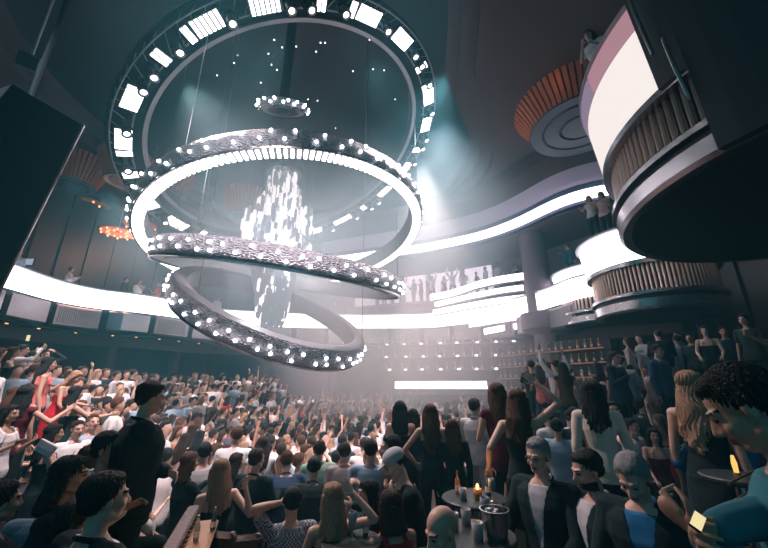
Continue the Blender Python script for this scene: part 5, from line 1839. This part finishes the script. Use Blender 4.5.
def crowd_person(x, y, z, yaw, place, group, rg, hs=None, kinds=None, tries=60):
    for _ in range(tries):
        r_ = rg.random()
        vi = rg.choice(kinds) if kinds else rg.choice([0, 0, 0, 1, 4, 4, 4, 5, 5, 2, 6, 6, 6, 9, 10, 10, 11, 11, 11, 7, 3, 8] if rg.random() < 0.3 else [0, 0, 1, 4, 4, 5, 6, 6, 10, 11, 11])
        f_, words_, tp, b1, h1, t1, l1 = VAR[vi]
        c = rg.choice(WOM if f_ else MEN)
        hr = rg.choice(['black', 'dark brown', 'brown', 'blonde'] if f_ else ['black', 'black', 'dark brown', 'dark brown', 'brown'])
        tw = {'shirt': 'shirt' if not f_ else 'blouse', 'jacket': 'jacket', 'dress': 'dress', 'strappy': 'strappy top', 'tank': 'vest'}[tp]
        lab = '%s-haired %s in %s %s, %s, %s' % (hr.replace('dark brown', 'dark').replace('black', 'black'), 'woman' if f_ else 'man', c, tw, words_, place)
        if lab not in USED and len(lab.replace('-', ' ').split()) <= 17 and len(lab.split()) <= 16:
            break
    USED.add(lab)
    s_ = rg.uniform(0.93, 0.98) if f_ else rg.uniform(0.98, 1.06)
    if hs:
        s_ *= hs
    sk = rg.choice([0, 0, 1, 1, 1, 2, 2, 3])
    o = link('person', b1, None, (x, y, z), [SKIN[sk], M_LIP, M_EYE, HAIR[hr]])
    o.rotation_euler = (0, 0, yaw); o.scale = (s_, s_, s_)
    tag(o, lab, 'person', group)
    link('hair', h1, o, mats=[HAIR[hr]])
    link(tw.replace('strappy top', 'top').replace(' ', '_'), t1, o, mats=[CLOTH[c]])
    if l1:
        link('trousers', l1, o, mats=[CLOTH[rg.choice(['black', 'navy', 'charcoal', 'denim blue'])]])
    return o


def face_to(x, y, tx, ty, rg, spread):
    return math.atan2(tx - x, -(ty - y)) + rg.gauss(0, spread)


rg = random.Random(21)
nm = 0
NM = normals2(MZ)
for i in range(4, 76, 3):                       # guests on the mezzanine at the rail
    if rg.random() < 0.2:
        continue
    o_ = rg.uniform(0.6, 1.3)
    x, y = MZ[i] - NM[i] * o_
    if math.hypot(x - PILLARS[0][0], y - PILLARS[0][1]) < 1.4:
        continue
    crowd_person(x, y, 6.2, face_to(x, y, -2, 10, rg, 0.6), 'at the mezzanine rail', 'guests at the mezzanine rail', rg, kinds=[0, 1, 4, 5, 6, 9, 10, 11])
    nm += 1
# gallery guests in front of the lit panels
NU = normals2(UP)
q = MB(); sweep(q, UP[8:52], [(-1.2, 7.45), (-1.2, 7.6), (-3.55, 7.6), (-3.55, 7.45)]); q.build('gallery_floor', M_MAUVE, ub)
for i in range(12, 50, 2):
    x, y = UP[i] - NU[i] * rg.uniform(1.5, 2.6)
    if math.hypot(x - PILLARS[0][0], y - PILLARS[0][1]) < 1.0:
        continue
    crowd_person(x, y, 7.6, face_to(x, y, -2, 10, rg, 0.7), 'before the lit gallery panels', 'guests before the lit gallery panels', rg, kinds=[0, 4, 5, 6, 10, 11, 3, 7])
    nm += 1

cand = []
yy = 3.9
while yy < 20.5:
    xx = -13.5
    while xx < 8.5:
        x, y = xx + rg.uniform(-0.12, 0.12), yy + rg.uniform(-0.12, 0.12)
        xx += 0.49
        d = math.hypot(x, y)
        px = 384 + F * x / (y * math.cos(PITCH) + 0.01)
        if not (-40 < px < 800):
            continue
        z = level(x, y)
        if math.hypot(x - PILLARS[0][0], y - PILLARS[0][1]) < 0.9:
            continue
        if any(math.hypot(x - a, y - b) < 0.46 for a, b, _ in PERSON_SPOTS):
            continue
        if math.hypot(x - TC[0], y - TC[1]) > 11.0 or math.hypot(x - R0[0], y - R0[1]) > 12.2:
            continue
        if x < -2.2 and y < 4.3 or x > 0.8 and y < 5.4 or (x > 3.0 and y < 6.0) or (-0.5 < x < 2.1 and y < 5.9):
            continue
        if x > 5.2 and (y < 8.0 or math.hypot(x - TC[0], y - TC[1]) > 7.9):
            continue
        if x < -5 and math.hypot(x - TC[0], y - TC[1]) > 9.3:
            continue
        if x > 2.0 and math.hypot(x - TC[0], y - TC[1]) > 4.0 and rg.random() < 0.35:
            continue
        if any(math.hypot(x - c[0], y - c[1]) < r + 0.3 for c, r in tbs) or y < 4.8 and x > -3.4 and -1.5 < x < 0.3:
            continue
        # people blocking a modelled near guest's view are left out
        if d < 4.6 and x > -1.9:
            continue
        cand.append((d, x, y, z))
    yy += 0.45
cand.sort()
N_IND = max(0, 300 - N_PERSON - nm)
print('people: modelled', N_PERSON, 'balconies', nm, 'crowd candidates', len(cand), 'individual', N_IND)
far = []
for k, (d, x, y, z) in enumerate(cand):
    if x < -6:
        yaw = face_to(x, y, 0, 9, rg, 0.5)
    else:
        yaw = face_to(x, y, 3.5, 18, rg, 0.55)
    if k < N_IND:
        crowd_person(x, y, z, yaw, where(x, y), 'dancing crowd', rg)
    else:
        far.append((x, y, z, yaw))

# everybody further off: one mass of people
lows = []
for vi in (0, 1, 2, 3, 4, 6, 7, 8, 10, 11):
    f_, words_, tp, b1, h1, t1, l1 = VAR[vi]
    mV, mF, mM = [], [], []
    n0 = 0
    for me_, mi, cut in ((b1, 0, 0.9), (h1, 1, 0.0), (t1, 2, 0.5)):
        o = bpy.data.objects.new('tmp', me_); COL.objects.link(o)
        dmod = o.modifiers.new('d', 'DECIMATE'); dmod.ratio = 0.12 if mi == 0 else 0.16
        m2 = bpy.data.meshes.new_from_object(o.evaluated_get(bpy.context.evaluated_depsgraph_get()))
        bpy.data.objects.remove(o)
        n = len(m2.vertices)
        co = np.empty(n * 3); m2.vertices.foreach_get('co', co)
        mV.append(co.reshape(-1, 3))
        for p_ in m2.polygons:
            mF.append([v + n0 for v in p_.vertices]); mM.append(mi)
        n0 += n
        bpy.data.meshes.remove(m2)
    lows.append((f_, np.concatenate(mV), mF, np.array(mM)))
mass_mats = [SKIN[0], SKIN[1], SKIN[2], HAIR['black'], HAIR['dark brown'], HAIR['brown'], HAIR['blonde']] + [CLOTH[c] for c in ('white', 'black', 'light blue', 'pale grey', 'navy', 'pale pink', 'red', 'beige', 'charcoal', 'cream')]
mm = MB()
for x, y, z, yaw in far:
    f_, V, Fc, M_ = lows[rg.choice([0, 0, 0, 1, 4, 4, 4, 5, 5, 5, 9, 9, 9, 9, 9, 0, 4, 5, 0, 4, 5, 0, 4, 5, 0, 4, 9, 2])]
    ca, sa = math.cos(yaw), math.sin(yaw)
    W = V @ np.array([[ca, sa, 0], [-sa, ca, 0], [0, 0, 1]]) * rg.uniform(0.93, 1.04) + np.array([x, y, z])
    lut = {0: rg.choice([0, 0, 1, 1, 2]), 1: rg.choice([3, 3, 4, 4, 5, 6] if f_ else [3, 4, 4, 5]), 2: 7 + rg.choice([0, 0, 1, 2, 3, 4, 5, 6, 7, 8, 9] if f_ else [0, 0, 0, 1, 2, 3, 4, 8])}
    n = mm.n
    mm.v.append(W); mm.n += len(W)
    for fc, q_ in zip(Fc, M_):
        mm.f.append([i + n for i in fc]); mm.m.append(lut[int(q_)])
tag(mm.build('crowd', mass_mats, smooth=True), 'dense mass of dancing people at the far side of the floor and tiers', 'crowd', kind='stuff')
print('mass of', len(far)); print('HH', sorted(HEIGHTS))
